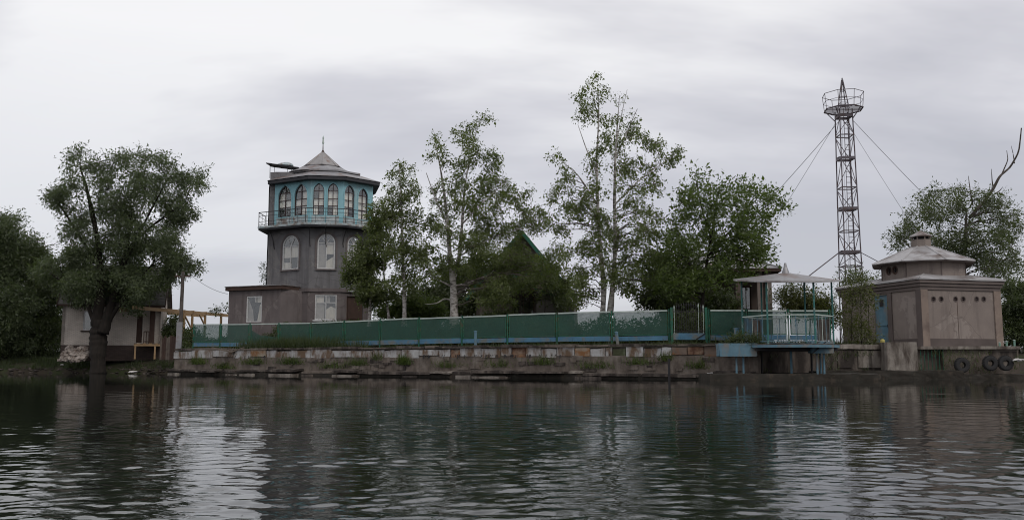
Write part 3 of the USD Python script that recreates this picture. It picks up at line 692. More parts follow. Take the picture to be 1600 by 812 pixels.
    mb.build('annexe_wall', brown_wall_m, t)
    mb = MB(); mb.prism(offset_ring([NA[:2], NB[:2], NB[:2] + [1.2, 2.2], NA[:2] + [.8, 6.5]], 0.22), ZA + 0.003, ZA + 0.26); mb.build('annexe_roof', wood_dark_m, t)
    mb = MB(); mb.prism(offset_ring([NA[:2], NB[:2], NB[:2] + [1.2, 2.2], NA[:2] + [.8, 6.5]], 0.27), ZA + 0.264, ZA + 0.31); mb.build('annexe_roof_sheet', roof_grey_m, t)
    b = w2.bounds; c = (b[0] + b[2]) / 2 + .1; z2 = b[3] - 0.45
    window(t, fn, w2, white_frame_m, -0.05, 0.07, [(c, z2, c, b[3])],
           [(Polygon([(b[0], b[1]), (b[0] + .6, b[1]), (b[0] + .45, b[1] + .9), (b[0] + .1, b[3] - .3), (b[0], b[3])]), board_m), (sbox(c + .05, z2, b[2], b[3]), curtain_m), (Polygon([(b[2] - .5, b[1] + .1), (b[2], b[1]), (b[2], b[3] - .5), (b[2] - .3, b[3] - .6)]), curtain_m)], label='broken window of the annexe')
    # lantern storey
    pier = Face(A + [-.45, .55], A + [1.2, .55])
    LW = [(fa, 434.5, 455.5), (fa, 460, 480.3), (fb, 489.5, 506.5), (fb, 512, 528.5), (fc, 538, 553.5), (fc, 559.5, 574.5)]
    tops = [290, 287.3, 286.3, 286.3, 289.3, 294.5]; bots = [339, 336.5, 336.0, 336.5, 339, 343.5]
    holes = {0: [], 1: [], 2: []}; wins = []
    for (f, x0, x1), y0, y1 in zip(LW, tops, bots):
        p = arc_px(f, x0, x1, y0, y1, 'ogive'); wins.append((f, p)); holes[fs.index(f)].append(p)
    mb = MB()
    for k, f in enumerate(fs):
        wall(mb, f, ZS + 0.16, ZE + 0.25, holes.get(k, ()))
    mb.build('lantern_wall', lantern_blue_m, t)
    rng = random.Random(6)
    for f, p in wins:
        b = p.bounds; c = (b[0] + b[2]) / 2; h = b[3] - b[1]
        zz = [b[1] + h * q for q in (0.30, 0.52, 0.76)]
        cur = []
        for i0, (za, zb) in enumerate(zip([b[1]] + zz[:2], zz)):
            for s0, s1 in ((b[0], c), (c, b[2])):
                if rng.random() < (0.9 if i0 > 0 else 0.5):
                    cur.append((sbox(s0 + .012, za + .012, s1 - .012, zb - .012), rng.choice([lantern_blind_m, lantern_blind_m, lantern_blind_m, curtain_m])))
        window(t, f, p, brown_frame_m, -0.09, 0.05, [(c, b[1], c, b[3] - .1)] + [(b[0], z, b[2], z) for z in zz], cur, cd=-0.16, name='ogive_window')
        mb = MB(); f.rect(mb, b[0] - .08, ZS + 0.165, b[2] + .08, b[1] - .012, 0.003, 0.03); mb.build('parapet_panel', white_low_m, t)
        mb = MB(); f.ext(mb, p.buffer(0.07).difference(p.buffer(0.002)), 0.001, 0.04); mb.build('arch_trim', lantern_blue_m, t)
    # balcony
    front = [A + [-0.75, 0.0], A, B, C, D, E + [0, -1]]
    oring = offset_ring([A + [-.2, 0], B, C, D, E, H + [-.2, 0]], 0.82)
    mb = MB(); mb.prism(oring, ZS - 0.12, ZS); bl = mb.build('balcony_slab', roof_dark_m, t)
    mb = MB(); mb.prism(offset_ring([A + [-.2, 0], B, C, D, E, H + [-.2, 0]], 0.86), ZS + 0.003, ZS + 0.15); mb.build('balcony_kerb', white_low_m, bl)
    oA, oB, oC, oD = [np.array(min(oring, key=lambda p: np.hypot(p[0] - q[0], p[1] - q[1]))) for q in (A + [-1, -.3], B + [-.1, -.8], C + [.1, -.8], D + [.8, -.3])]
    rail = [np.array([oA[0], oA[1] + 1.7]), oA, oB, oC, oD, np.array([oD[0] + .4, oD[1] + 2])]
    ro = [p * 0.996 + ax * 0.004 for p in rail]
    rl = None
    for zz, r in ((ZS + 1.2, 0.03), (ZS + .92, 0.016), (ZS + .5, 0.016), (ZS + .27, 0.018)):
        mb = MB(); mb.tube([[*p, zz] for p in ro], r, 5); pth = mb.build('handrail' if r == .03 else 'balcony_rail', iron_m, t)
    for p, q in zip(ro[:-1], ro[1:]):
        L = np.linalg.norm(q - p); n = max(1, round(L / 0.7))
        for k in range(n):
            c = p + (q - p) * k / n; mb = MB()
            mb.tube([[*c, ZS], [*c, ZS + 1.22]], 0.028 if k == 0 else 0.014, 5); mb.build('baluster', iron_m, t)
    for f, s in ((fa, 0.1), (fb, 0.02), (fb, fb.L / 2), (fc, 0.05)):   # curved brackets under the balcony
        pts = [f.pt(s, ZS - .14, .8), f.pt(s, ZS - .3, .42), f.pt(s, ZS - .75, .16), f.pt(s, ZS - 1.25, .05), f.pt(s + .05, ZS - 1.5, .03)]
        mb = MB(); mb.tube(pts, 0.032, 5).build('bracket', iron_m, t)
    # the stair pier at the left that rises through the eave
    mb = MB(); x0 = A[0] - .42; mb.box([x0, A[1] + .12, ZM], [A[0] + 1.35, A[1] + 2.6, at(436, 272, A[1] + .4)[2] + .08]); mb.build('stair_pier', grey_wall_m, t)
    mb = MB(); x0 -= .02; mb.tube([[x0 - .05, A[1] + .3, ZM], [x0 - .05, A[1] + .3, ZE]], 0.05, 6); mb.build('downpipe', iron_m, t)
    # roof
    er = offset_ring(ring, 0.48); er2 = offset_ring(ring, 0.54)
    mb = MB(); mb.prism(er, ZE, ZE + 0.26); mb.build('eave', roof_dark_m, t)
    n = len(er2)
    zin = at(503, 265, 68)[2] - 0.02
    mid = [ax + (np.array(p) - ax) * 0.62 for p in er2]
    zm = ZE + 0.265 + (zin - ZE - 0.265) * 0.50
    mb = MB(); mb.frustum(er2, ZE + 0.265, mid, zm); mb.build('lower_roof', roof_grey_m, t)
    mid2 = [ax + (np.array(p) - ax) * 0.655 for p in er2]
    top = [ax + 1.65 * np.array([math.cos(a), math.sin(a)]) for a in np.linspace(0, 2 * PI, 17)[:-1]]
    mb = MB(); mb.frustum(mid2, zm + .01, mid2, zm + 0.13, True); mb.build('roof_lip', roof_grey_m, t)
    mid3 = offset_ring([ax + (np.array(p) - ax) * 0.64 for p in er2], 0)
    cc = [ax + 2.9 * np.array([math.cos(a), math.sin(a)]) for a in np.linspace(0, 2 * PI, 17)[:-1]]
    mb = MB(); mb.frustum(cc, zm + .12, top, zin + 0.04); mb.build('upper_roof', roof_grey_m, t)
    za = at(503, 237, 68)[2]
    c8 = [ax + 1.55 * np.array([math.cos(a + .2), math.sin(a + .2)]) for a in np.linspace(0, 2 * PI, 9)[:-1]]
    c16 = [ax + 1.72 * np.array([math.cos(a + .2), math.sin(a + .2)]) for a in np.linspace(0, 2 * PI, 9)[:-1]]
    mb = MB(); mb.frustum(c16, zin + .02, c16, zin + 0.09); mb.build('cone_rim', roof_dark_m, t)
    for k in range(8):                                   # the cone's sheets, one by one
        p, q = c8[k], c8[(k + 1) % 8]
        mb = MB(); v = np.array([[*p, zin + .08], [*q, zin + .08], [*(ax + .04 * (q - ax)), za], [*(ax + .04 * (p - ax)), za]])
        vin = v - [0, 0, 0.04]; vv = np.vstack([v, vin])
        mb.add(vv, [[0, 1, 2, 3], [7, 6, 5, 4], [0, 4, 5, 1], [1, 5, 6, 2], [2, 6, 7, 3], [3, 7, 4, 0]]); mb.build('cone_sheet', cone_m, t)
        mb = MB(); mb.tube([[*(ax + 1.01 * (p - ax)), zin + .10], [*ax, za + .03]], 0.03, 5); mb.build('cone_seam', cone_m, t)
    zf = at(502, 212, 68)[2]
    mb = MB(); mb.lathe([(0.13, za - .12), (0.11, za + .02), (0.045, za + .12), (0.03, zf - .75)], [ax[0], ax[1], 0], 10)
    fi = mb.build('finial', wood_dark_m, t)
    mb = MB(); mb.lathe([(0.02, zf - .76), (0.085, zf - .6), (0.055, zf - .3), (0.07, zf - .2), (0.01, zf)], [ax[0], ax[1], 0], 8); mb.build('finial_tip', rail_white_m, fi)
    # tilted sheet canopy on posts with a lump of tarpaulin
    Yc = A[1] + 1.3
    c0, c1 = at(420, 257.5, Yc), at(470, 264.5, Yc)
    d = (c1 - c0); L = np.linalg.norm(d); d /= L; yv = np.array([0, 1.0, 0.05]); yv /= np.linalg.norm(yv); nn = np.cross(d, yv)
    mb = MB(); mb.obox((c0 + c1) / 2, [d, yv, nn], [L / 2, 0.8, 0.035]); cp = mb.build('canopy_sheet', roof_dark_m, t)
    mb = MB(); m = trimesh.creation.icosphere(3); v = m.vertices * [0.62, 0.5, 0.2]; v = v + (fbm(v * 2.5, 3, 2)[:, None] - .5) * 0.3
    v[:, 2] = np.maximum(v[:, 2], -0.05); mb.add(v + (c0 + c1) / 2 + nn * 0.12 + d * .1 * 0, m.faces); mb.build('tarpaulin', white_low_m, cp, smooth=True)
    for px, py in ((425, 275), (452, 272), (461, 271)):
        for dy in (-.6, .6):
            p = at(px, py, Yc) + [0, dy, 0]; q = c0 + d * ((p - c0) @ d); mb = MB()
            mb.tube([[p[0], p[1], p[2] - .3], [p[0], p[1], q[2]]], 0.022, 5); mb.build('canopy_post', wire_m, cp)
    # low roof rail beside the canopy
    mb = MB(); pts = [at(p, 269, Yc - .7) for p in (430, 450, 462)]; mb.tube(pts, 0.015, 4)
    for p in pts: mb.tube([p, p - [0, 0, .5]], 0.012, 4)
    mb.build('roof_rail', wire_m, t)
    return t
build_tower()

# ================================================================ WHITE BRICK HOUSE AT THE LEFT
def build_brick_house():
    YL = 67.5
    f = Face(at(97, 500, YL), at(251, 500, YL + 1.9))
    t = thing('brick_house', 'small white brick house with grey slate roof and timber porch behind the big willow', 'house', (*f.A, 1.6))
    zb, zt = f.px(180, 539)[1], f.px(180, 475.5)[1]
    D = 4.8
    w = sbox(f.px(130, 500)[0], f.px(130, 516)[1], f.px(151, 500)[0], f.px(130, 485)[1])
    dr = sbox(f.px(214, 500)[0], f.px(215, 535)[1], f.px(223, 500)[0], f.px(215, 491)[1])
    mb = MB(); wall(mb, f, zb, zt, [w, dr])
    back = f.A + f.n[:2] * -D; right = Face(f.B, f.B - f.n[:2] * D); left = Face(back, f.A)
    rh = at(180, 416, YL + 2.8)[2]
    for g in (right, left):
        g.ext(mb, Polygon([(0, zb), (g.L, zb), (g.L, zt), (g.L / 2, rh - .1), (0, zt)]), -0.24, 0)
    Face(f.B - f.n[:2] * D, back).rect(mb, 0, zb, f.L, zt, -.24, 0)
    mb.build('wall', brick_white_m, t)
    mb = MB(); f.rect(mb, 0.02, zb - 1.2, f.L + .02, zb - 0.003, -0.5, 0.04); right.rect(mb, 0, zb - 1.2, D, zb - .003, -.4, .04); mb.build('plinth', brick_dark_m, t)
    b = w.bounds; c = (b[0] + b[2]) / 2
    window(t, f, w, white_frame_m, -0.06, 0.10, [(c + .18, b[1], c + .18, b[3])], None, sill=brick_dark_m)
    mb = MB(); f.sheet(mb, dr, -0.12, 0.05); d0 = mb.build('door', wood_dark_m, t)
    mb = MB(); f.rect(mb, dr.bounds[2] - .1, dr.bounds[1] + 1, dr.bounds[2] - .06, dr.bounds[1] + 1.2, -.115, -.06); mb.build('handle', iron_m, d0)
    # roof: two slopes of overlapping slate rows
    ov, n = 0.35, 12
    for side in (1, -1):
        for k in range(n):
            a, b_ = k / n, (k + 1) / n
            def P(s, q, lift):
                dd = (-ov + q * (D / 2 + ov)); dd = dd if side == 1 else D - dd
                return f.pt(s, zt - .08 + (rh - zt + .08) * q * 1.0 + lift, -dd)
            th = 0.05
            v = [P(-.3, a, .07), P(f.L + .3, a, .07), P(f.L + .3, b_ + .02, .03), P(-.3, b_ + .02, .03)]
            v += [p - [0, 0, th] for p in v]
            mb = MB(); mb.add(v, [[0, 1, 2, 3], [7, 6, 5, 4], [0, 4, 5, 1], [1, 5, 6, 2], [2, 6, 7, 3], [3, 7, 4, 0]]); mb.build('slate_row', slate_m, t)
    for s in (-.33, f.L + .33):
        mb = MB(); mb.bar(f.pt(s, zt - .22, ov + .12), f.pt(s, rh - .02, -D / 2), 0.05, 0.2); mb.bar(f.pt(s, zt - .22, -D - ov - .1), f.pt(s, rh - .02, -D / 2), 0.05, 0.2); mb.build('verge_board', wood_dark_m, t)
    mb = MB(); mb.bar(f.pt(-.3, zt - .12, ov), f.pt(f.L + .3, zt - .12, ov), 0.06, 0.14); mb.build('eave_board', wood_dark_m, t)
    # dormer of yellow boards
    s0, s1 = f.px(118, 460)[0], f.px(186, 460)[0]; z0, z1 = zt + .15, f.px(150, 434)[1]
    nb = 12
    for k in range(nb):
        a = s0 + (s1 - s0) * k / nb; b_ = s0 + (s1 - s0) * (k + 1) / nb - .02
        m_ = abs((a + b_) / 2 - (s0 + s1) / 2) / ((s1 - s0) / 2)
        mb = MB(); f.rect(mb, a, z0, b_, z1 + (1 - m_) * .9, -0.55, -0.5); mb.build('dormer_board', clad_m, t)
    for s_, e_ in ((s0 - .2, -1), (s1 + .2, 1)):
        mb = MB(); a = f.pt(s_, z1 - .1, -.3); b_ = f.pt((s0 + s1) / 2, z1 + 1.0, -.3); v = [a, b_, b_ - f.n * 2.4, a - f.n * 2.4]
        v += [p + [0, 0, .06] for p in v]; mb.add(v, [[0, 1, 2, 3], [7, 6, 5, 4], [0, 4, 5, 1], [1, 5, 6, 2], [2, 6, 7, 3], [3, 7, 4, 0]]); mb.build('dormer_roof', slate_m, t)
    # porch: deck, posts, railing
    s0, s1 = f.px(214, 530)[0], f.px(256, 530)[0]; zd = f.px(235, 536.5)[1]
    nb = 9
    for k in range(nb):
        mb = MB(); f.rect(mb, s0 + (s1 - s0) * k / nb, zd - .06, s0 + (s1 - s0) * (k + 1) / nb - .02, zd, 0.06, 1.7); mb.build('deck_board', wood_new_m if k % 2 else wood_grey_m, t)
    mb = MB(); f.rect(mb, s0, zd - .22, s1, zd - .064, 1.6, 1.68); mb.build('deck_beam', wood_new_m, t)
    for s in (s0 + .05, s1 - .5):
        mb = MB(); f.rect(mb, s, zd - 1.2, s + .12, zd - .225, 1.55, 1.66); mb.build('deck_post', wood_new_m, t)
    mb = MB(); s = f.px(240, 500)[0]; f.rect(mb, s - .2, zd + .003, s + .16, f.px(240, 485)[1], .5, .65); mb.build('porch_post', wood_dark_m, t)
    ra, rb = f.px(229, 520)[0], f.px(244, 520)[0]
    for z in (zd + .12, zd + .88):
        mb = MB(); mb.bar(f.pt(ra, z, 1.55), f.pt(rb, z, 1.55), .05, .07); mb.build('porch_rail', wood_dark_m, t)
    for k in range(5):
        s = ra + (rb - ra) * k / 4; mb = MB(); mb.bar(f.pt(s, zd, 1.55), f.pt(s, zd + .9, 1.55), .05, .05); mb.build('porch_baluster', wood_dark_m, t)
    mb = MB(); mb.bar(f.pt(ra + .45, zd + .1, 1.55), f.pt(rb, zd + .85, 1.55), .04, .04); mb.build('porch_brace', wood_dark_m, t)

    # new timber frame running back to the right
    A, B = at(208, 480, 65.3), at(357, 493, 80)
    g = Face(A, B); za = g.px(208, 477.5)[1]; zb_ = g.px(357, 490.5)[1]
    t = thing('timber_frame', 'unfinished frame of new orange timber beside the white brick house', 'timber frame', (*A[:2], 1.8))
    top = lambda s: za + (zb_ - za) * s / g.L
    mb = MB(); mb.bar(g.pt(0, za - .13), g.pt(g.L, zb_ - .13), .12, .26); mb.build('top_beam', wood_new_m, t)
    mb = MB(); mb.bar(g.pt(2, top(2) - .13, -2.4), g.pt(g.L, zb_ - .13, -2.4), .12, .26); mb.build('top_beam', wood_new_m, t)
    for px in (286, 300, 320, 345):
        s = g.px(px, 510)[0]; mb = MB(); mb.bar(g.pt(s, 1.5), g.pt(s, top(s) - .27), .16, .16); mb.build('post', wood_new_m, t)
        mb = MB(); mb.bar(g.pt(s, top(s) - .05, .15), g.pt(s, top(s) - .05, -2.7), .06, .16); mb.build('joist', wood_new_m, t)
    for px in (294, 328):
        s = g.px(px, 510)[0]; mb = MB(); mb.bar(g.pt(s, 1.5, -2.4), g.pt(s, top(s) - .27, -2.4), .14, .14); mb.build('post', wood_new_m, t)
    a, b_ = g.px(284, 510)[0], g.px(303, 510)[0]
    for k in range(3):
        z = 1.9 + k * .22; mb = MB(); g.rect(mb, a, z, b_, z + .17, .085, .11); mb.build('plank', wood_new_m, t)
    for px in (298, 322):
        s = g.px(px, 510)[0]; mb = MB(); mb.bar(g.pt(s - 1.2, top(s) - .3, .02), g.pt(s, top(s) - 1.4, .02), .1, .1); mb.build('brace', wood_new_m, t)

    # dark shed of boards left of the pole
    g = Face(at(250, 540, 65.6), at(275, 540, 65.0)); t = thing('board_stack', 'dark grey weathered board screen left of the utility pole foot', 'screen', (*g.A, 1.2))
    n = 8; rng = random.Random(2)
    for k in range(n):
        mb = MB(); a = g.L * k / n; g.rect(mb, a, 1.0, a + g.L / n - .015, g.px(262, 526)[1] + rng.uniform(-.12, .1), -.03 - .01 * (k % 2), .0); mb.build('board', rng.choice([wood_grey_m, wood_dark_m]), t)
    mb = MB(); g.rect(mb, 0, 1.6, g.L, 1.7, -.12, -.045); mb.build('cross_board', wood_dark_m, t)

    # utility pole
    p = at(280.5, 545, 64.0); zt = at(280.5, 424, 64.0)[2]
    t = thing('utility_pole', 'tall dark pole with a grey steel foot between the brick house and the green fence', 'utility pole', (p[0], p[1], 1.3))
    mb = MB(); mb.tube([[p[0], p[1], 1.0], [p[0] + .02, p[1], zt]], [0.15, .115], 10); mb.build('shaft', grey_bark_m, t)
    mb = MB(); mb.box([p[0] - .2, p[1] - .24, 1.2], [p[0] + .2, p[1] - .13, at(280, 503, 64)[2]]); mb.build('steel_foot', roof_grey_m, t)
    mb = MB(); mb.bar([p[0] - .55, p[1], zt - .35], [p[0] + .55, p[1], zt - .35], .1, .1); mb.build('crossarm', wood_dark_m, t)
    for dx in (-.45, .45):
        mb = MB(); mb.lathe([(.02, 0), (.05, .05), (.035, .1), (.05, .14), (.01, .18)], [p[0] + dx, p[1], zt - .30], 8); mb.build('insulator', litter_m, t)
    e = at(356, 459, 66.5); s_ = np.array([p[0] + .45, p[1], zt - .12]); k = np.linspace(0, 1, 14)[:, None]
    mb = MB(); mb.tube(s_ + (e - s_) * k - np.array([0, 0, .25]) * (4 * k * (1 - k)), 0.014, 4); mb.build('cable', wire_m, t)

    # rubble heap
    c = at(118, 552, 66.6); t = thing('rubble_heap', 'heap of broken pale bricks and stones at the brick house corner', 'rubble', (c[0], c[1], 1.0))
    rng = np.random.default_rng(9)
    for k in range(70):
        a = rng.uniform(-1, 1); h = rng.uniform(0, 1) ** 1.2; x = c[0] + a * 1.05 * (1 - .25 * h) + .1; y = c[1] - .5 + h * .8 + rng.normal(0, .06); z = 0.95 + h * 1.0
        s = rng.uniform(.09, .2, 3) * [1.25, 1, .62]
        m = trimesh.creation.box([2, 2, 2]).subdivide(); v = m.vertices * (1 + .28 * (rng.random(m.vertices.shape) - .5)) * s
        R = trimesh.transformations.euler_matrix(*rng.normal(0, .35, 2), rng.uniform(0, 6))[:3, :3]
        mb = MB(); mb.add(v @ R.T + [x, y, z], m.faces); mb.build('stone', stone_m, t)
build_brick_house()

# ================================================================ HOUSES BEHIND THE BIRCHES
def build_gable_house():
    Y = 66.0; f = Face(at(744, 480, Y), at(886, 480, Y - .6))
    t = thing('gable_house', 'shaded house with steep green trimmed gable and balcony behind the birches', 'house', (*f.A, 1.88))
    zb = 1.75; ap = f.px(816, 364); ze = f.px(880, 452)[1]; c = ap[0]; L = f.L
    zfl = f.px(815, 452)[1]
    door = sbox(f.px(800, 480)[0], zb, f.px(835, 480)[0], f.px(815, 462)[1])
    up = sbox(f.px(824, 420)[0], zfl + .1, f.px(840, 420)[0], f.px(830, 402)[1])
    up2 = sbox(f.px(796, 420)[0], zfl + .9, f.px(813, 420)[0], f.px(805, 408)[1])
    mb = MB(); f.ext(mb, Polygon([(0, zb), (L, zb), (L, ze), (c, ap[1] - .2), (0, ze)]).difference(door).difference(up).difference(up2), -.25, 0)
    D = 9
    Face(f.B, f.B - f.n[:2] * D).rect(mb, 0, zb, D, ze, -.25, 0); Face(f.A - f.n[:2] * D, f.A).rect(mb, 0, zb, D, ze, -.25, 0)
    mb.build('wall', gable_wall_m, t)
    window(t, f, up, green_m, -.08, .09, [((up.bounds[0] + up.bounds[2]) / 2, up.bounds[1], (up.bounds[0] + up.bounds[2]) / 2, up.bounds[3])], [(up, board_m)], name='balcony_door')
    window(t, f, up2, green_m, -.08, .08, [((up2.bounds[0] + up2.bounds[2]) / 2, up2.bounds[1], (up2.bounds[0] + up2.bounds[2]) / 2, up2.bounds[3])], None)
    b = door.bounds; window(t, f, door, wood_dark_m, -.1, .1, [((b[0] + b[2]) / 2, b[1], (b[0] + b[2]) / 2, b[3]), (b[0], b[1] + 1, b[2], b[1] + 1)], None)
    for s, sg in ((0, -1), (L, 1)):
        e = np.array([s + sg * .7, ze - .75 * 1.0])
        v = []
        for dd in (.6, -D):
            v += [f.pt(e[0], e[1], dd), f.pt(c, ap[1], dd)]
        v = [v[0], v[1], v[3], v[2]]; v += [p + [0, 0, .1] for p in v]
        mb = MB(); mb.add(v, [[0, 1, 2, 3], [7, 6, 5, 4], [0, 4, 5, 1], [1, 5, 6, 2], [2, 6, 7, 3], [3, 7, 4, 0]]); mb.build('roof_slope', roof_grey_m, t)
        mb = MB(); mb.bar(f.pt(e[0], e[1] + .02, .63), f.pt(c, ap[1] + .02, .63), .05, .26); mb.build('barge_board', green_m, t)
    mb = MB(); f.rect(mb, f.px(785, 452)[0], zfl - .16, f.px(848, 452)[0], zfl, .003, 1.15); mb.build('balcony_floor', wood_dark_m, t)
    a, b_ = f.px(785, 440)[0], f.px(848, 440)[0]
    mb = MB(); mb.bar(f.pt(a, zfl + 1, 1.1), f.pt(b_, zfl + 1, 1.1), .06, .08); mb.build('balcony_rail', green_m, t)
    for k in range(16):
        s = a + (b_ - a) * k / 15; mb = MB(); mb.bar(f.pt(s, zfl, 1.1), f.pt(s, zfl + .96, 1.1), .05, .03); mb.build('baluster', wood_grey_m if k % 3 else green_m, t)
    for s in (a + .1, b_ - .1):
        mb = MB(); mb.bar(f.pt(s, zb, 1.05), f.pt(s, zfl - .17, 1.05), .14, .14); mb.build('balcony_post', wood_dark_m, t)
    # pale lean-to at the right with a green edge
    g = Face(at(838, 485, 63.8), at(897, 485, 63.3)); za, zc = g.px(838, 452)[1], g.px(897, 474)[1]
    mb = MB(); g.ext(mb, Polygon([(0, zb), (g.L, zb), (g.L, zc), (0, za)]), -2.2, 0); mb.build('lean_to_wall', M('pale_grey_render', (0.20, .185, .175), (.15, .138, .13), .8, .9), t)
    mb = MB(); v = [g.pt(-.1, za + .02, .35), g.pt(g.L + .3, zc - .05, .35), g.pt(g.L + .3, zc - .05, -2.4), g.pt(-.1, za + .02, -2.4)]; v += [p + [0, 0, .08] for p in v]
    mb.add(v, [[3, 2, 1, 0], [4, 5, 6, 7], [0, 1, 5, 4], [1, 2, 6, 5], [2, 3, 7, 6], [3, 0, 4, 7]]); mb.build('lean_to_roof', green_m, t)
build_gable_house()

def build_hip_house():
    Y = 57.0; f = Face(at(1040, 470, Y + .6), at(1200, 470, Y - .3))
    t = thing('hip_roof_house', 'low brown house with grey hipped roof and pillars behind the gazebo', 'house', (*f.A, 1.88))
    zb, zt = 1.75, f.px(1190, 428.5)[1]; D = 8
    sx = lambda p: f.px(p, 470)[0]
    door = sbox(sx(1122), zb, sx(1146), f.px(1130, 448)[1]); win = sbox(sx(1088), zb + 1, sx(1110), f.px(1100, 448)[1]); win2 = sbox(sx(1158), zb + .9, sx(1174), f.px(1160, 447)[1])
    mb = MB(); wall(mb, f, zb, zt, [door, win, win2])
    g = Face(f.B, f.B - f.n[:2] * D); g.rect(mb, 0, zb, D, zt, -.25, 0); Face(f.A - f.n[:2] * D, f.A).rect(mb, 0, zb, D, zt, -.25, 0); mb.build('wall', shade_wall_m, t)
    b = win.bounds; window(t, f, win, wood_dark_m, -.08, .08, [((b[0] + b[2]) / 2, b[1], (b[0] + b[2]) / 2, b[3])], None)
    b = win2.bounds; window(t, f, win2, wood_dark_m, -.08, .08, [((b[0] + b[2]) / 2, b[1], (b[0] + b[2]) / 2, b[3])], None)
    mb = MB(); f.sheet(mb, door, -.12, .06); d = mb.build('door', wood_dark_m, t)
    mb = MB(); f.rect(mb, door.bounds[2] - .25, zb + 1.0, door.bounds[2] - .2, zb + 1.2, -.115, -.05); mb.build('handle', iron_m, d)
    for p in (1066, 1080, 1150, 1183, 1197):
        mb = MB(); f.rect(mb, sx(p) - .16, zb, sx(p) + .16, zt - .02, 1.2, 1.52); mb.build('pillar', pump_wall_m if p > 1180 else shade_wall_m, t)
    # white hanging pipe between the right pillars
    mb = MB(); s = sx(1192); pts = [f.pt(s, f.px(1192, 440)[1], 1.6), f.pt(s + .08, f.px(1192, 455)[1], 1.6), f.pt(s, f.px(1192, 470)[1], 1.6), f.pt(s, f.px(1192, 478)[1], 1.6)]
    mb.tube(pts, 0.06, 6); mb.build('hanging_pipe', rail_white_m, t)
    e0 = [f.pt(-.6, 0, 1.9)[:2], f.pt(f.L + .6, 0, 1.9)[:2], f.pt(f.L + .6, 0, -D - .6)[:2], f.pt(-.6, 0, -D - .6)[:2]]
    mb = MB(); mb.prism(e0, zt, zt + .2); mb.build('eave', wood_dark_m, t)
    zr = at(1140, 398, Y + 4)[2]
    r0 = [f.pt(2.6, 0, -D / 2 + 1.2)[:2], f.pt(f.L - 2.6, 0, -D / 2 + 1.2)[:2], f.pt(f.L - 2.6, 0, -D / 2 + .8)[:2], f.pt(2.6, 0, -D / 2 + .8)[:2]]
    mb = MB(); e1 = [np.array(p) + (np.array(p) - f.pt(f.L / 2, 0, -D / 2)[:2]) * .006 for p in e0]; mb.frustum(e1, zt + .204, r0, zr); mb.build('roof', roof_grey_m, t)
    for i, j in ((0, 0), (1, 1)):
        mb = MB(); mb.tube([[*e1[i], zt + .22], [*r0[j], zr + .03]], .06, 5); mb.build('hip_ridge', roof_grey_m, t)
build_hip_house()

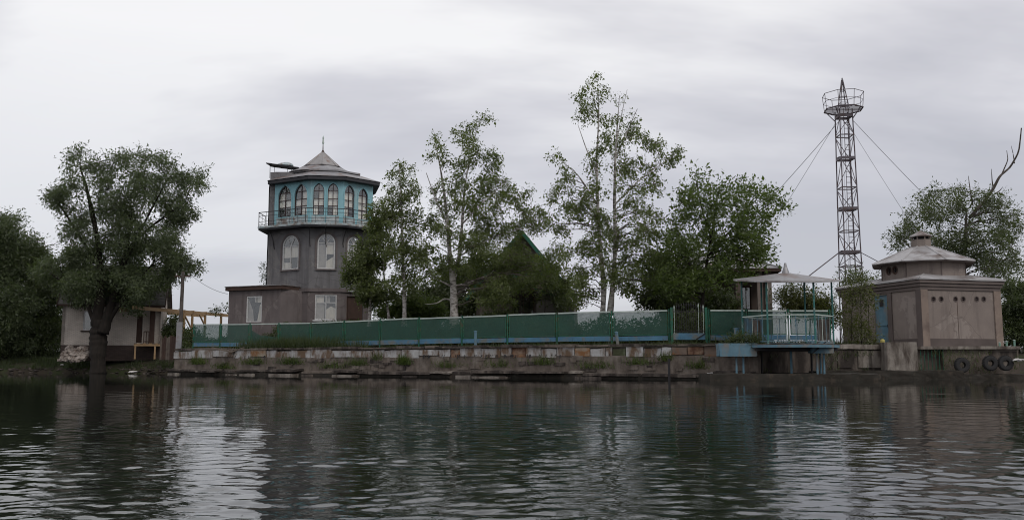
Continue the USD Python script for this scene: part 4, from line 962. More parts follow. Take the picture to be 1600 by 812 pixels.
# ================================================================ GAZEBO OVER THE WATER, PLANTERS, SMALL POSTS
def build_gazebo():
    C = at(1230, 500, 42.6); c = C[:2]
    t = thing('gazebo', 'open round gazebo with thin metal roof and teal posts on a deck over the water', 'gazebo', (c[0], c[1], 1.7))
    zd = at(1230, 538, 42.6)[2]; ze = at(1230, 437.5, 42.6)[2]; R = 2.08; rot = math.radians(12)
    hexa = [c + R * np.array([math.cos(-rot + k * PI / 3), math.sin(-rot + k * PI / 3)]) for k in range(6)]
    circ = lambda r, n=24, a=0: [c + r * np.array([math.cos(a + x), math.sin(a + x)]) for x in np.linspace(0, 2 * PI, n + 1)[:-1]]
    mb = MB(); mb.prism(circ(2.32), zd - .16, zd); mb.build('deck', conc_m, t)
    mb = MB(); mb.frustum(circ(2.33), zd - .17, circ(2.33), zd - .04, False); mb.build('deck_rim', blue_pale_m, t)
    ap = ze + .30; n = 12
    oc, ic = circ(2.46, n, .13), circ(.10, n, .13)
    tl = lambda p: ze + (p[1] - c[1]) * .115
    ap = ze + .33
    for k in range(n):
        p, q, r, s = oc[k], oc[(k + 1) % n], ic[(k + 1) % n], ic[k]
        v = [[*p, tl(p)], [*q, tl(q)], [*r, ap], [*s, ap]]; v = np.array(v + [[a, b, z + .025] for a, b, z in v])
        mb = MB(); mb.add(v, [[3, 2, 1, 0], [4, 5, 6, 7], [0, 1, 5, 4], [1, 2, 6, 5], [2, 3, 7, 6], [3, 0, 4, 7]]); mb.build('roof_sheet', roof_grey_m, t)
        mb = MB(); mb.bar([*(c + (p - c) * .99), tl(p) - .03], [*s, ap - .03], .04, .05); mb.build('rafter', iron_m, t)
    mb = MB(); pts = [[*p, tl(p) - .01] for p in oc + oc[:1]]; 
    for p_, q_ in zip(pts[:-1], pts[1:]): mb.bar(p_, q_, .04, .075)
    mb.build('roof_rim', pump_roof_m, t)
    zf = at(1232, 411, 42.6)[2]
    mb = MB(); mb.lathe([(.20, ap - .02), (.16, ap + .1), (.09, ap + .3), (.05, ap + .5), (.02, zf)], [c[0], c[1], 0], 10); mb.build('finial', roof_grey_m, t)
    for k, p in enumerate(hexa):
        mb = MB(); mb.tube([[*p, zd], [*p, tl(p) + .06]], .045, 8); mb.build('post', teal_m, t)
        q = hexa[(k + 1) % 6]; d = (q - p); L = np.linalg.norm(d); d /= L
        mb = MB(); mb.bar([*p, tl(p) - .06], [*q, tl(q) - .06], .04, .04); mb.build('ring_beam', teal_m, t)
        zt = zd + 1.33
        mb = MB(); mb.bar([*p, zt], [*q, zt], .05, .05); r = mb.build('handrail', rail_white_m, t)
        mb = MB(); mb.bar([*p, zd + .12], [*q, zd + .12], .04, .04); mb.build('lower_rail', blue_pale_m, t)
        for j in range(1, 5):
            a = p + d * L * j / 5; mb = MB(); mb.bar([*a, zd + .14], [*a, zt - .03], .025, .025); mb.build('baluster', rail_white_m if j in (2,) else blue_pale_m, t)
        g = Face(p + d * .08, q - d * .08)
        if k == 2:
            mb = MB(); g.rect(mb, 0.03, zd + .16, g.L - .03, zt - .06, -.05, -.035); mb.build('infill_panel', blue_pale_m, t)
        if k == 2:
            mb = MB(); g.rect(mb, .3, zd + .2, 1.05, zt - .12, -.09, -.06); mb.build('board', conc_light_m, t)
        if k == 0:
            mb = MB(); g.rect(mb, .1, zd + .2, 1.0, zt - .12, -.09, -.06); mb.build('board', conc_light_m, t)
    mb = MB(); mb.box([c[0] - 4.2, 40.7, -.6], [c[0] + 3.6, 44.9, .30]); mb.rough(.07, .6, 31, .3).build('footing', slime_m, t)
    for x, y, m in ((1236, -.6, blue_pale_m), (1282, .4, blue_pale_m), (1268, 1.0, iron_m), (1190, .6, iron_m)):
        p = at(x, 560, 42.6 + y); mb = MB(); mb.tube([[p[0], p[1], -.8], [p[0], p[1], zd - .17]], .055, 8); mb.build('stilt', m, t)
    for y in (-1.2, 0, 1.2):
        mb = MB(); mb.bar([c[0] - 1.9, c[1] + y, zd - .24], [c[0] + 1.9, c[1] + y, zd - .24], .1, .14); mb.build('deck_beam', iron_m, t)

    def planter(px0, px1, py0, py1, Y, label, legs, diag=False):
        f = Face(at(px0, 545, Y), at(px1, 545, Y - .1)); z1, z0 = f.px((px0 + px1) / 2, py0)[1], f.px((px0 + px1) / 2, py1)[1]
        t = thing('planter', label, 'planter', (*f.A, z0)); dp = .8
        for a in ((0, 0, f.L, .05), (0, -dp, f.L, -dp + .05)):
            mb = MB(); f.ext(mb, Polygon([(.06, z0), (f.L - .06, z0), (f.L, z1), (0, z1)]), a[1] - .05, a[1]); mb.build('side_panel', blue_pale_m, t)
        for s in (.02, f.L - .07):
            mb = MB(); f.rect(mb, s, z0 + .02, s + .05, z1 - .004, -dp + .003, -.052); mb.build('end_panel', blue_pale_m, t)
        mb = MB(); f.rect(mb, .075, z0 + .04, f.L - .075, z1 - .05, -dp + .01, -.06); mb.build('soil', ground_m, t)
        for s in legs:
            mb = MB(); mb.tube([f.pt(s * f.L, -.6, -.35), f.pt(s * f.L, z0, -.35)], .05, 7); mb.build('stilt', blue_pale_m, t)
        if diag:
            mb = MB(); mb.bar(f.pt(.05, z0 + .02, .03), f.pt(f.L * .62, z1 - .02, .03), .03, .16, up=f.n); mb.build('diagonal_strip', iron_m, t)
        return f, z1
    build_gazebo.p1 = planter(1123, 1184, 536, 556.5, 41.6, 'weathered blue planter box on stilts with a green plant left of the gazebo', (.48, .66))
    build_gazebo.p2 = planter(1268, 1304, 533, 551.5, 41.0, 'empty pale blue box with a dark diagonal strip under the right edge of the gazebo', (.3, .6), True)

    for (px, py0, py1, Y, lab) in ((743, 516.5, 536, 50.8, 'thin blue pipe stub standing on the quay before the fence'), (966, 518, 533, 47.4, 'leaning blue pipe stub on the quay, in front of the twin birch trunks'), (1151, 512, 527, 43.6, 'fat pale blue pipe stub beside the planter left of the gazebo')):
        p = at(px, py1, Y); q = at(px - (3 if px == 966 else 0), py0, Y); r = .085 if px != 1151 else .13
        t = thing('pipe_stub', lab, 'pipe', (p[0], p[1], 1.6))
        mb = MB(); mb.tube([[p[0], p[1], 1.5], q], r, 10); mb.build('pipe', blue_pale_m, t)
        mb = MB(); mb.lathe([(r * 1.15, -.05), (r * 1.15, .0), (0.001, .02)], q, 10); mb.build('cap', blue_pale_m, t)
build_gazebo()

# ================================================================ PUMP HOUSE AT THE RIGHT
def build_pump_house():
    A = at(1441, 500, 47.0)[:2]; u = np.array([.962, .272]); v = np.array([-.272, .962])
    W = 5.1; D = 6.7
    B = A + u * W
    k = A + v * D
    front, left = Face(A, B), Face(k, A)
    t = thing('pump_house', 'tan two tier pump house with round vents, blue door and metal roofs', 'building', (A[0], A[1], 1.7))
    zb = 1.665; zc = front.px(1500, 453.5)[1]; ze = front.px(1500, 438.5)[1]
    lp = left.px
    door = sbox(lp(1367, 500)[0], zb + .1, lp(1388.5, 500)[0], lp(1378, 461)[1])
    mb = MB(); holes = []
    for a in (1458.5, 1470.5, 1493, 1505, 1526, 1537):
        s, z = front.px(a, 467); holes.append(Point(s, z).buffer(.125, 8))
    wall(mb, front, zb, zc, holes)
    hl = [Point(*lp(x, 472)).buffer(.14, 8) for x in (1327.5, 1337)]
    wall(mb, left, zb, zc, [door] + hl)
    Face(B, B + v * D).rect(mb, 0, zb, D, zc, -.24, 0); Face(B + v * D, k).rect(mb, 0, zb, W, zc, -.24, 0)
    mb.build('wall', pump_wall_m, t)
    for f, hs in ((front, holes), (left, hl)):
        for h in hs:
            mb = MB(); f.ext(mb, h.buffer(.035).difference(h.buffer(-.012)), -.08, .015); vn = mb.build('round_vent', pump_base_m, t)
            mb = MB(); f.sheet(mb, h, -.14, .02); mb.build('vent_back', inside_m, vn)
            b = h.bounds; mb = MB(); mb.bar(f.pt(b[0], (b[1] + b[3]) / 2, -.05), f.pt(b[2], (b[1] + b[3]) / 2, -.05), .025); mb.bar(f.pt((b[0] + b[2]) / 2, b[1], -.05), f.pt((b[0] + b[2]) / 2, b[3], -.05), .025); mb.build('vent_bar', brown_frame_m, vn)
    mb = MB(); front.rect(mb, .003, zb - .01, W - .003, zb + .42, .0, .025); left.rect(mb, .003, zb - .01, door.bounds[0] - .02, zb + .35, 0, .025); left.rect(mb, door.bounds[2] + .1, zb - .01, D - .003, zb + .42, 0, .025); mb.build('plinth', pump_base_m, t)
    # pilasters at the corners and beside the door
    for f, s0, s1 in ((front, -.06, .38), (front, W - .40, W + .06), (left, D - .34, D + .05), (left, door.bounds[2] + .02, door.bounds[2] + .36)):
        mb = MB(); f.rect(mb, s0, zb - .005, s1, zc - .003, .003, .07); mb.build('pilaster', pump_pil_m if f is front else pump_base_m, t)
    s = front.px(1497, 500)[0]; mb = MB(); front.rect(mb, s - .012, zb + .43, s + .012, zc - .3, .001, .012); mb.build('wall_joint', wood_dark_m, t)
    mb = MB(); left.sheet(mb, door, -.06, .06); d = mb.build('door', blue_pale_m, t)
    b = door.bounds
    for z0, z1 in ((b[1] + .15, b[1] + 1.0), (b[1] + 1.1, b[3] - .75)):
        mb = MB(); left.rect(mb, b[0] + .12, z0, b[2] - .12, z1, -.058, -.035); mb.build('door_panel', blue_pale_m, d)
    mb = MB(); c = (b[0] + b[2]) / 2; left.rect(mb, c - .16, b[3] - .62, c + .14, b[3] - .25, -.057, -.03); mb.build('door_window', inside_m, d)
    mb = MB(); left.rect(mb, b[2] - .14, b[1] + 1.0, b[2] - .08, b[1] + 1.15, -.057, .0); mb.build('handle', iron_m, d)
    rect = [A, B, B + v * D, k]
    for i, (z0, z1, o) in enumerate(((zc, zc + (ze - zc) * .34, .06), (zc + (ze - zc) * .34 + .003, zc + (ze - zc) * .67, .13), (zc + (ze - zc) * .67 + .003, ze, .21))):
        mb = MB(); mb.prism(offset_ring(rect, o), z0 + .002, z1); mb.build('cornice', pump_cornice_m, t)
    c = A + u * (W * .46 + .72) + v * D * .50; R = 2.34; rot = math.atan2(u[1], u[0]) + PI / 8 + math.radians(6)
    oct_ = lambda r: [c + r * np.array([math.cos(rot + a), math.sin(rot + a)]) for a in np.arange(8) * PI / 4]
    z1 = at(1455, 441, c[1] - 2)[2]; zu = at(1455, 408.5, c[1] - 2.3)[2]
    # low roof: four metal slopes up to the upper tier
    er = offset_ring(rect, .27); mid = np.array(er).mean(0)
    in4 = [c + (np.array(p) - mid) / np.linalg.norm(np.array(p) - mid) * 1.9 for p in er]
    zi = max(z1, ze + .55)
    mb = MB(); mb.prism(er, ze + .003, ze + .05); mb.build('roof_edge', pump_roof_m, t)
    for i in range(4):
        p, q, r, s = er[i], er[(i + 1) % 4], in4[(i + 1) % 4], in4[i]
        v4 = np.array([[*p, ze + .055], [*q, ze + .055], [*r, zi], [*s, zi]]); vv = np.vstack([v4 + [0, 0, .02], v4 - [0, 0, .02]])
        mb = MB(); mb.add(vv, [[0, 1, 2, 3], [7, 6, 5, 4], [0, 4, 5, 1], [1, 5, 6, 2], [2, 6, 7, 3], [3, 7, 4, 0]]); mb.build('roof_slope', pump_roof_m, t)
        mb = MB(); mb.tube([[*p, ze + .085], [*s, zi + .03]], .035, 5); mb.build('roof_seam', pump_roof_m, t)
    o = oct_(R); mb = MB()
    for i in range(8):
        f = Face(o[i], o[(i + 1) % 8]); hs = []
        m_ = (o[i] + o[(i + 1) % 8]) / 2 - c
        if m_[1] < -.5 and m_[0] < -1.2:
            hs = [Point(f.L * q, zi + (zu - zi) * .45).buffer(.17, 8) for q in (.30, .55)]
        wall(mb, f, ze + .1, zu, hs, .2)
        for h in hs:
            m2 = MB(); f.ext(m2, affinity.scale(h, 1, 1.2).buffer(.04).difference(h.buffer(-.02)), -.06, .02); vn = m2.build('round_vent', wood_dark_m, t)
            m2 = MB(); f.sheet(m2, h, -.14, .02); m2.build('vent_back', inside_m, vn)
    mb.build('upper_wall', pump_wall_m, t)
    for i in range(8):
        p = o[i]; mb = MB(); mb.tube([[*p, ze + .15], [*p, zu - .01]], .04, 5); mb.build('corner_strip', pump_base_m, t)
    oo, io = oct_(2.84), oct_(.52); zt = at(1449, 386, c[1])[2]
    mb = MB(); mb.prism(oo, zu + .002, zu + .06); mb.build('upper_eave', pump_cornice_m, t)
    for i in range(8):
        p, q, r, s = oo[i], oo[(i + 1) % 8], io[(i + 1) % 8], io[i]
        v4 = np.array([[*p, zu + .07], [*q, zu + .07], [*r, zt], [*s, zt]]); v4[:2, :2] = c + (v4[:2, :2] - c) * 1.02; vv = np.vstack([v4 + [0, 0, .02], v4 - [0, 0, .02]])
        mb = MB(); mb.add(vv, [[0, 1, 2, 3], [7, 6, 5, 4], [0, 4, 5, 1], [1, 5, 6, 2], [2, 6, 7, 3], [3, 7, 4, 0]]); mb.build('upper_roof_sheet', pump_roof_m, t)
        mb = MB(); mb.tube([v4[0] + [0, 0, .03], v4[3] + [0, 0, .03]], .032, 5); mb.build('upper_roof_seam', pump_roof_m, t)
    z2 = at(1447, 371, c[1])[2]; z3 = at(1447, 360, c[1])[2]
    mb = MB(); mb.prism(oct_(.56), zt - .3, z2 - .16); cu = mb.build('cupola', pump_wall_m, t)
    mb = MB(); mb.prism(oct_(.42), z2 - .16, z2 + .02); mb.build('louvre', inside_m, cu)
    for i in range(8):
        p = oct_(.5)[i]; mb = MB(); mb.bar([*p, z2 - .16], [*p, z2 + .01], .06, .06); mb.build('louvre_post', pump_wall_m, cu)
    mb = MB(); o7 = oct_(.66); mb.prism(o7, z2 + .012, z2 + .05); mb.cone(oct_(.67), z2 + .054, [*c, z3]); mb.build('cupola_roof', pump_roof_m, cu)
build_pump_house()

# ================================================================ STEEL MAST
def build_mast():
    Y = 66.0; b = at(1334, 447, Y); x0 = b[0]; c = np.array([x0, Y + .5])
    zb, zp = 1.9, at(1323, 170, Y)[2]
    t = thing('steel_mast', 'tall dark steel lattice mast with a railed top platform, ladder and guy wires', 'mast', (x0, Y + .5, 1.9))
    hw = lambda z: np.interp(z, [zb, at(1331, 392, Y)[2], zp], [0.73, .60, .48])
    sq = [(-1, -1), (1, -1), (1, 1), (-1, 1)]
    P = lambda i, z: np.array([c[0] + sq[i % 4][0] * hw(z), c[1] + sq[i % 4][1] * hw(z), z])
    for i in range(4):
        zz = np.linspace(zb - .3, zp, 8); mb = MB(); mb.tube([P(i, z) for z in zz], .046, 6); mb.build('leg', mast_m, t)
    lev = [zb + .2] + [at(1328, y, Y)[2] for y in (438, 415, 393, 360, 325, 292, 246, 210, 180)]
    for k, z in enumerate(lev):
        thick = k in (3, 5, 7, 9)
        for i in range(4):
            mb = MB(); mb.bar(P(i, z), P(i + 1, z), .07, .20 if thick else .07); mb.build('girt', mast_m, t)
        if thick:
            h = hw(z) + .07
            mb = MB(); mb.bar([c[0] - h, c[1], z + .12], [c[0] + h, c[1], z + .12], .5, .03, up=(0, 0, 1)); mb.build('landing', mast_m, t)
        if k + 1 < len(lev):
            for i in range(4):
                a, b_ = (i, i + 1) if (k + i) % 2 else (i + 1, i)
                mb = MB(); mb.bar(P(a, z + .1), P(b_, lev[k + 1] - .1), .042, .042); mb.build('diagonal_brace', mast_m, t)
    # ladder inside
    lx = lambda z: c[0] + .12
    for s in (-.2, .2):
        mb = MB(); mb.tube([[c[0] + .1 + s, c[1] - .25, zb], [c[0] + .1 + s, c[1] - .25, zp + .1]], .026, 5); mb.build('ladder_rail', mast_m, t)
    for z in np.arange(zb + .3, zp, .42):
        mb = MB(); mb.tube([[c[0] - .1, c[1] - .25, z], [c[0] + .3, c[1] - .25, z]], .022, 5); mb.build('rung', mast_m, t)
    # platform and its railing
    R = 1.42; oc = lambda r, a=.2: [c + r * np.array([math.cos(a + q), math.sin(a + q)]) for q in np.arange(8) * PI / 4]
    for k_ in range(9):
        y_ = -R + .12 + (2 * R - .24) * k_ / 8; x_ = math.sqrt(max(R * R * .93 - y_ * y_, .02)); mb = MB()
        mb.bar([c[0] - x_, c[1] + y_, zp + .06], [c[0] + x_, c[1] + y_, zp + .06], .07, .05); mb.build('platform_bar', mast_m, t)
    mb = MB(); pts = [[*p, zp + .05] for p in oc(R + .02)]; pts.append(pts[0]); mb.tube(pts, .055, 6); mb.build('platform_rim', mast_m, t)
    zr = at(1323, 145, Y)[2]
    for z, r, th in ((zr, R + .12, .026), ((zp + zr) / 2 + .05, R + .06, .018)):
        pts = [[*p, z] for p in oc(r)]; pts.append(pts[0]); mb = MB()
        for p, q in zip(pts[:-1], pts[1:]): mb.tube([p, q], th, 5)
        mb.build('guard_rail', mast_m, t)
    for p, q in zip(oc(R), oc(R + .12)):
        mb = MB(); mb.tube([[*p, zp + .1], [*q, zr]], .022, 5); mb.build('rail_post', mast_m, t)
    for i in range(4):
        d = np.array(sq[i]) / math.sqrt(2); mb = MB(); mb.bar(P(i, zp - .75), [*(c + d * (R - .1)), zp], .06, .06); mb.build('platform_strut', mast_m, t)
    zs = at(1321, 120, Y)[2]
    for i in range(4):
        d = np.array(sq[i]) * .32; mb = MB(); mb.tube([[*(c + d), zp + .1], [c[0] + d[0] * .1, c[1] + d[1] * .1, zs - .1]], .042, 5); mb.build('spike_leg', mast_m, t)
    for q in (.2, .4, .6, .8):
        mb = MB(); z = zp + .1 + (zs - zp - .1) * q; r = .32 * (1 - q * .9); pts = [[*(c + np.array(s) * r), z] for s in sq]; pts.append(pts[0])
        for p_, q_ in zip(pts[:-1], pts[1:]): mb.tube([p_, q_], .022, 4)
        mb.build('spike_ring', mast_m, t)
    mb = MB(); mb.tube([[*c, zs - .5], [*c, zs + .05]], .05, 6); mb.build('spike_tip', mast_m, t)
    # outriggers and guys
    z = lev[3]
    for sx, e in ((-1, (1264, 431)), (1, (1388, 417))):
        a = np.array([c[0] + sx * (hw(z) + .05), c[1], z + .1]); b_ = at(*e, Y - 1.0); mb = MB()
        mb.tube([a, b_], .045 if sx < 0 else .03, 5); mb.build('stay', mast_m, t)
    zg = zp - .9
    for sx, sy, (px, py), Yg in ((-1, -1, (1212, 296), Y - 3), (-1, 1, (1230, 311), Y + 4), (1, -1, (1450, 305), Y - 3), (1, 1, (1413, 328), Y + 4)):
        a = np.array([c[0] + sx * hw(zg), c[1] + sy * hw(zg), zg]); b_ = at(px, py, Yg); d = b_ - a
        e = a + d * ((zg - 1.9) / (-d[2])); mb = MB(); k = np.linspace(0, 1, 16)[:, None]
        mb.tube(a + (e - a) * k - np.array([0, 0, .3]) * 4 * k * (1 - k), .022 if sy < 0 else .015, 4); mb.build('guy_wire', wire_m, t)
    mb = MB(); a = at(1311, 205, Y); mb.tube([[a[0], Y - .6, lev[9]], [a[0] + .05, Y - .6, 2]], .010, 4); mb.build('guy_wire', wire_m, t)
build_mast()

# ================================================================ SMALL THINGS AT THE WATER
def small_things():
    rng = random.Random(8)
    # tyres hung on the ledge wall
    def tyre_mesh():
        prof = [(.16, -.10), (.26, -.125), (.34, -.11), (.375, -.06), (.38, 0), (.375, .06), (.34, .11), (.26, .125), (.16, .10), (.17, 0), (.16, -.10)]
        mb = MB(); mb.lathe(prof, [0, 0, 0], 22); v = mb.v[0]; mb.v[0] = np.c_[v[:, 0], -v[:, 2], v[:, 1]]; return mb
    def tread_mesh():
        mb = MB()
        for a in np.arange(28) * 2 * PI / 28:
            d = np.array([math.cos(a), 0, math.sin(a)]); mb.obox(d * .383, [d, [0, 1, 0], np.cross(d, [0, 1, 0])], [.008, .085, .026])
        return mb
    proto = None
    spots = [((1503, 570), 45.9, 'old black tyre hanging alone on the ledge wall under the pump house front'), ((1547, 567), 45.9, 'old black tyre on the ledge wall, left one of the touching pair'), ((1571, 567), 45.85, 'old black tyre on the ledge wall, right one of the touching pair')]
    for (px, Y, lab) in spots:
        p = at(*px, Y)
        if proto is None:
            t = thing('tyre', lab, 'tyre', p, group='tyres hung on the ledge wall'); save = _origin[t]; _origin[t] = np.zeros(3)
            tyre_mesh().build('casing', tyre_m, t, smooth=40); tread_mesh().build('tread', tyre_m, t); _origin[t] = save; proto = t
        else:
            t = thing('tyre', lab, 'tyre', p, group='tyres hung on the ledge wall')
            pr = stage.GetPrimAtPath(t); pr.GetReferences().AddInternalReference(Sdf.Path(proto)); pr.SetInstanceable(True)
    # iron hook on each tyre is too small to see; green stubs on the slab
    labs = ['short pale green pipe stub, leftmost of three right of the pump house corner', 'short pale green pipe stub, middle of three right of the pump house corner', 'taller pale green pipe stub, rightmost of three right of the pump house corner']
    for (px, h), lab in zip(((1562, 6), (1573, 8), (1585, 10)), labs):
        p = at(px, 541, 46.3); q = at(px, 541 - h, 46.3); t = thing('mooring_post', lab, 'post', p)
        mb = MB(); mb.tube([[p[0], p[1], 1.6], [q[0], q[1], q[2]]], .05, 8); mb.build('pipe', M('pale_green_paint', (.20, .33, .26), (.14, .24, .19), 4, .6) if px == 1562 else UsdShade.Material.Get(stage, '/World/Looks/pale_green_paint'), t)
        mb = MB(); mb.lathe([(.06, -.02), (.06, .02), (.001, .03)], [p[0], p[1], q[2]], 8); mb.build('cap', rail_white_m, t)
    # yellow cap on the landing
    p = at(1379, 535, 45.9); t = thing('mooring_bollard', 'small yellow topped bollard on the landing next to the big concrete block', 'bollard', (p[0], p[1], 1.7))
    mb = MB(); mb.lathe([(.10, 1.6), (.09, p[2] - .05)], [p[0], p[1], 0], 10); mb.build('stem', iron_m, t)
    mb = MB(); mb.lathe([(.08, p[2] - .06), (.12, p[2] + .02), (.11, p[2] + .13), (.05, p[2] + .18), (.001, p[2] + .19)], [p[0], p[1], 0], 12); mb.build('cap', yellow_m, t, smooth=40)
    # loose planks on the left end of the quay
    for (a, b, lab) in (((332, 543), (364, 550), 'grey plank lying askew on the quay top, left one of two'), ((362, 550), (383, 542.5), 'grey plank propped up on the quay top, right one of two')):
        A_, B_ = at(*a, 59.2), at(*b, 59.0); t = thing('loose_plank', lab, 'plank', A_)
        mb = MB(); mb.bar(A_, B_, .28, .07); mb.build('plank_wood', wood_grey_m, t)
    # litter at the waterline
    for k, (px, py, Y, s, lab) in enumerate(((1117, 584.5, 43.0, .42, 'large pale crumpled sheet of litter at the water under the left planter'), (1592, 562, 45.6, .3, 'pale crumpled litter beside the right tyre at the picture edge'), (208, 580.5, 65.2, .32, 'pale litter at the waterline right of the willow foot'), (97, 569.5, 68.0, .16, 'small white litter on the bank left of the willow'))):
        p = at(px, py, Y); m = trimesh.creation.icosphere(2); v = m.vertices * [s, s * .6, s * .22]; v += (fbm(v * 7 + k, 2, k)[:, None] - .5) * s * .5
        mb = MB(); mb.add(v + p, m.faces); pth = mb.build('litter', litter_m, None); tag(stage.GetPrimAtPath(pth), lab, 'litter')
    # steel gate leaf standing in the recess left of the ledge
small_things()

# ================================================================ TREES AND PLANTS
def leaf_quads(mb, P, Dr, L, W, rng):
    """Many small pointed leaves: base, two sides, tip."""
    n = len(P)
    r = rng.normal(size=(n, 3)); side = np.cross(Dr, r); side /= np.linalg.norm(side, axis=1, keepdims=True) + 1e-9
    mid = P + Dr * (L * .45)[:, None]
    nrm = np.cross(Dr, side) * (W * 0.18)[:, None]
    v = np.stack([P, mid + side * (W / 2)[:, None] + nrm, P + Dr * L[:, None], mid - side * (W / 2)[:, None] + nrm], 1).reshape(-1, 3)
    i = np.arange(n) * 4
    mb.add(v, np.vstack([np.stack([i, i + 1, i + 2], 1), np.stack([i, i + 2, i + 3], 1)]))

def curve(a, b, bend, n=7):
    k = np.linspace(0, 1, n)[:, None]
    return a + (b - a) * k + np.asarray(bend) * (4 * k * (1 - k))

def tree(name, label, cat, Y, trunks, blobs, leaf, bark, seed=0, dens=1.0, size=(.09, .05), sub=.45, droop=.5, strand=.55, depth=1.0, wind=(0, 0, 0), r0=.16, twig_m=None, limbs=(), group=None, fill=0.75, limb_r=1.0, back=0.0, od=2.2):
    """trunks: lists of photograph pixels from the ground up; blobs: (px, py, rx, ry) clumps of the crown.
    Depth is given to the crown from its own width, so it is as thick as it is wide."""
    rng = np.random.default_rng(seed)
    k = mpp(Y)
    base = at(*trunks[0][0], Y)
    t = thing(name, label, cat, base, group=group)
    cen = np.mean([b[:2] for b in blobs], 0)
    ext = max(np.ptp([b[0] for b in blobs]) / 2, 20) + 15
    tw = MB(); tp = []
    for ti, tr in enumerate(trunks):
        pts = np.array([at(x, y, Y + back * j / max(1, len(tr) - 1) + (0 if j == 0 else rng.normal(0, .15))) for j, (x, y) in enumerate(tr)])
        pts[0, 2] -= .4 if ti == 0 or tr[0][1] > 485 and not isinstance(r0, list) else 0
        s = np.linspace(0, len(pts) - 1, len(pts) * 5); fine = np.stack([np.interp(s, np.arange(len(pts)), pts[:, c]) for c in range(3)], 1)
        for _ in range(2):
            fine[1:-1] = (fine[:-2] + 2 * fine[1:-1] + fine[2:]) / 4
        r_ = r0 if np.isscalar(r0) else r0[ti]
        rr = np.interp(np.linspace(0, 1, len(fine)), np.linspace(0, 1, len(r_)), r_) if isinstance(r_, tuple) else r_ * np.linspace(1, .16, len(fine)) ** .9
        rr[:3] *= np.array([1.35, 1.18, 1.06]) if not (isinstance(r_, tuple) and ti) else 1
        rr = rr * (1 + .08 * rng.normal(size=len(fine)))
        tw.tube(fine, rr, 9); tp.append(np.c_[fine, rr])
    for lb in limbs:
        r_ = lb[0]; pts = np.array([at(x, y, Y + (0 if j == 0 else rng.normal(0, .3))) for j, (x, y) in enumerate(lb[1:])])
        s = np.linspace(0, len(pts) - 1, len(pts) * 4); fine = np.stack([np.interp(s, np.arange(len(pts)), pts[:, c]) for c in range(3)], 1)
        fine[1:-1] = (fine[:-2] + 2 * fine[1:-1] + fine[2:]) / 4
        tw.tube(fine, r_ * np.linspace(1, .3, len(fine)), 6); tp.append(np.c_[fine, r_ * np.linspace(1, .3, len(fine))])
    tw.build('trunk', bark, t, smooth=True)
    tp = np.vstack(tp)
    br, lf = MB(), MB(); nl = 0
    PP, DD, LL = [], [], []
    B_ = np.array(blobs, float); more = set()
    for i in range(len(B_)):
        d_ = np.hypot(*(B_[:, :2] - B_[i, :2]).T); d_[i] = 1e9
        for j in np.argsort(d_)[:3]:
            if d_[j] < 1.25 * (B_[i, 2:].mean() + B_[j, 2:].mean()):
                more.add((min(i, int(j)), max(i, int(j))))
    blobs = list(blobs) + [tuple((B_[i] + B_[j]) / 2 * [1, 1, .62, .62] + np.r_[rng.normal(0, 2.5, 2), 0, 0]) for i, j in sorted(more)]
    ytop, ybot = min(b[1] for b in blobs), max(b[1] for b in blobs) + 1
    for (px, py, rx, ry) in blobs:
        rxm, rym = rx * k, ry * k
        q = np.clip(1 - ((px - cen[0]) / (ext * 1.15)) ** 2, 0.05, 1) ** .5
        dmax = ext * k * .75 * depth * q
        n_sub = max(2, int(round(fill * 2.2 * (rx * ry * k * k) / (sub * sub) * (1 + .5 * depth))))
        yb = rng.uniform(-1, 1) * dmax * .6
        bc = at(px, py, Y + yb)
        # one limb from the nearest lower trunk point
        c = tp[:, :3]; low = np.where(c[:, 2] < bc[2] - .15, 0, 4.0); dd = np.linalg.norm((c - bc) * [1, .7, .8], axis=1) + low
        j = int(np.argmin(dd)); a = c[j]; Ld = np.linalg.norm(bc - a)
        if Ld > .25:
            r = min(tp[j, 3] * .55, .012 + .011 * Ld) * limb_r
            cv = curve(a, bc, [0, 0, .10 * Ld], 8); cv[1:-1] += rng.normal(0, .04 * Ld, (6, 3)) * .6
            br.tube(cv, np.linspace(r, max(.010, r * .35), 8), 5, cap=False)
        per = (strand * .85) / (size[0] * .55)
        want = od * (.72 + .62 * (py - ytop) / (ybot - ytop)) * fill * PI * (rxm + sub * .5) * (rym + sub * .5) / (size[0] * size[1] * .5) / per / n_sub
        for _ in range(n_sub):
            o = rng.normal(size=3); o /= np.linalg.norm(o); o *= rng.random() ** .45
            dep = min(dmax, max(rxm, rym) * 1.3)
            sc = bc + o * [rxm, dep, rym]
            if rng.random() < .6:
                br.tube(curve(bc + rng.normal(0, .05, 3), sc, [0, 0, .06], 4), np.array([.016, .012, .009, .005]), 3, cap=False)
            ns = int(max(3, want * rng.uniform(.45, 1.55))); s = sub * rng.uniform(.55, 1.2)
            for _2 in range(ns):
                d = rng.normal(size=3); d /= np.linalg.norm(d)
                p0 = sc + d * s * rng.random() ** .5 * [1, 1, .85]
                g = d * .6 + rng.normal(0, .35, 3) + np.array([0, 0, -droop]) + wind; g /= np.linalg.norm(g)
                ln = strand * rng.uniform(.45, 1.25); m = max(3, int(ln / (size[0] * .55)))
                q_ = np.linspace(0, 1, m)[:, None]
                PP.append(p0 + g * ln * q_ + np.array([0, 0, -droop * .35 * ln]) * q_ ** 2 + rng.normal(0, size[0] * .35, (m, 3)))
                DD.append(np.repeat(g[None], m, 0) + rng.normal(0, .65, (m, 3)) + np.array([0, 0, -droop * .4]))
    P, Dv = np.vstack(PP), np.vstack(DD); Dv /= np.linalg.norm(Dv, axis=1, keepdims=True)
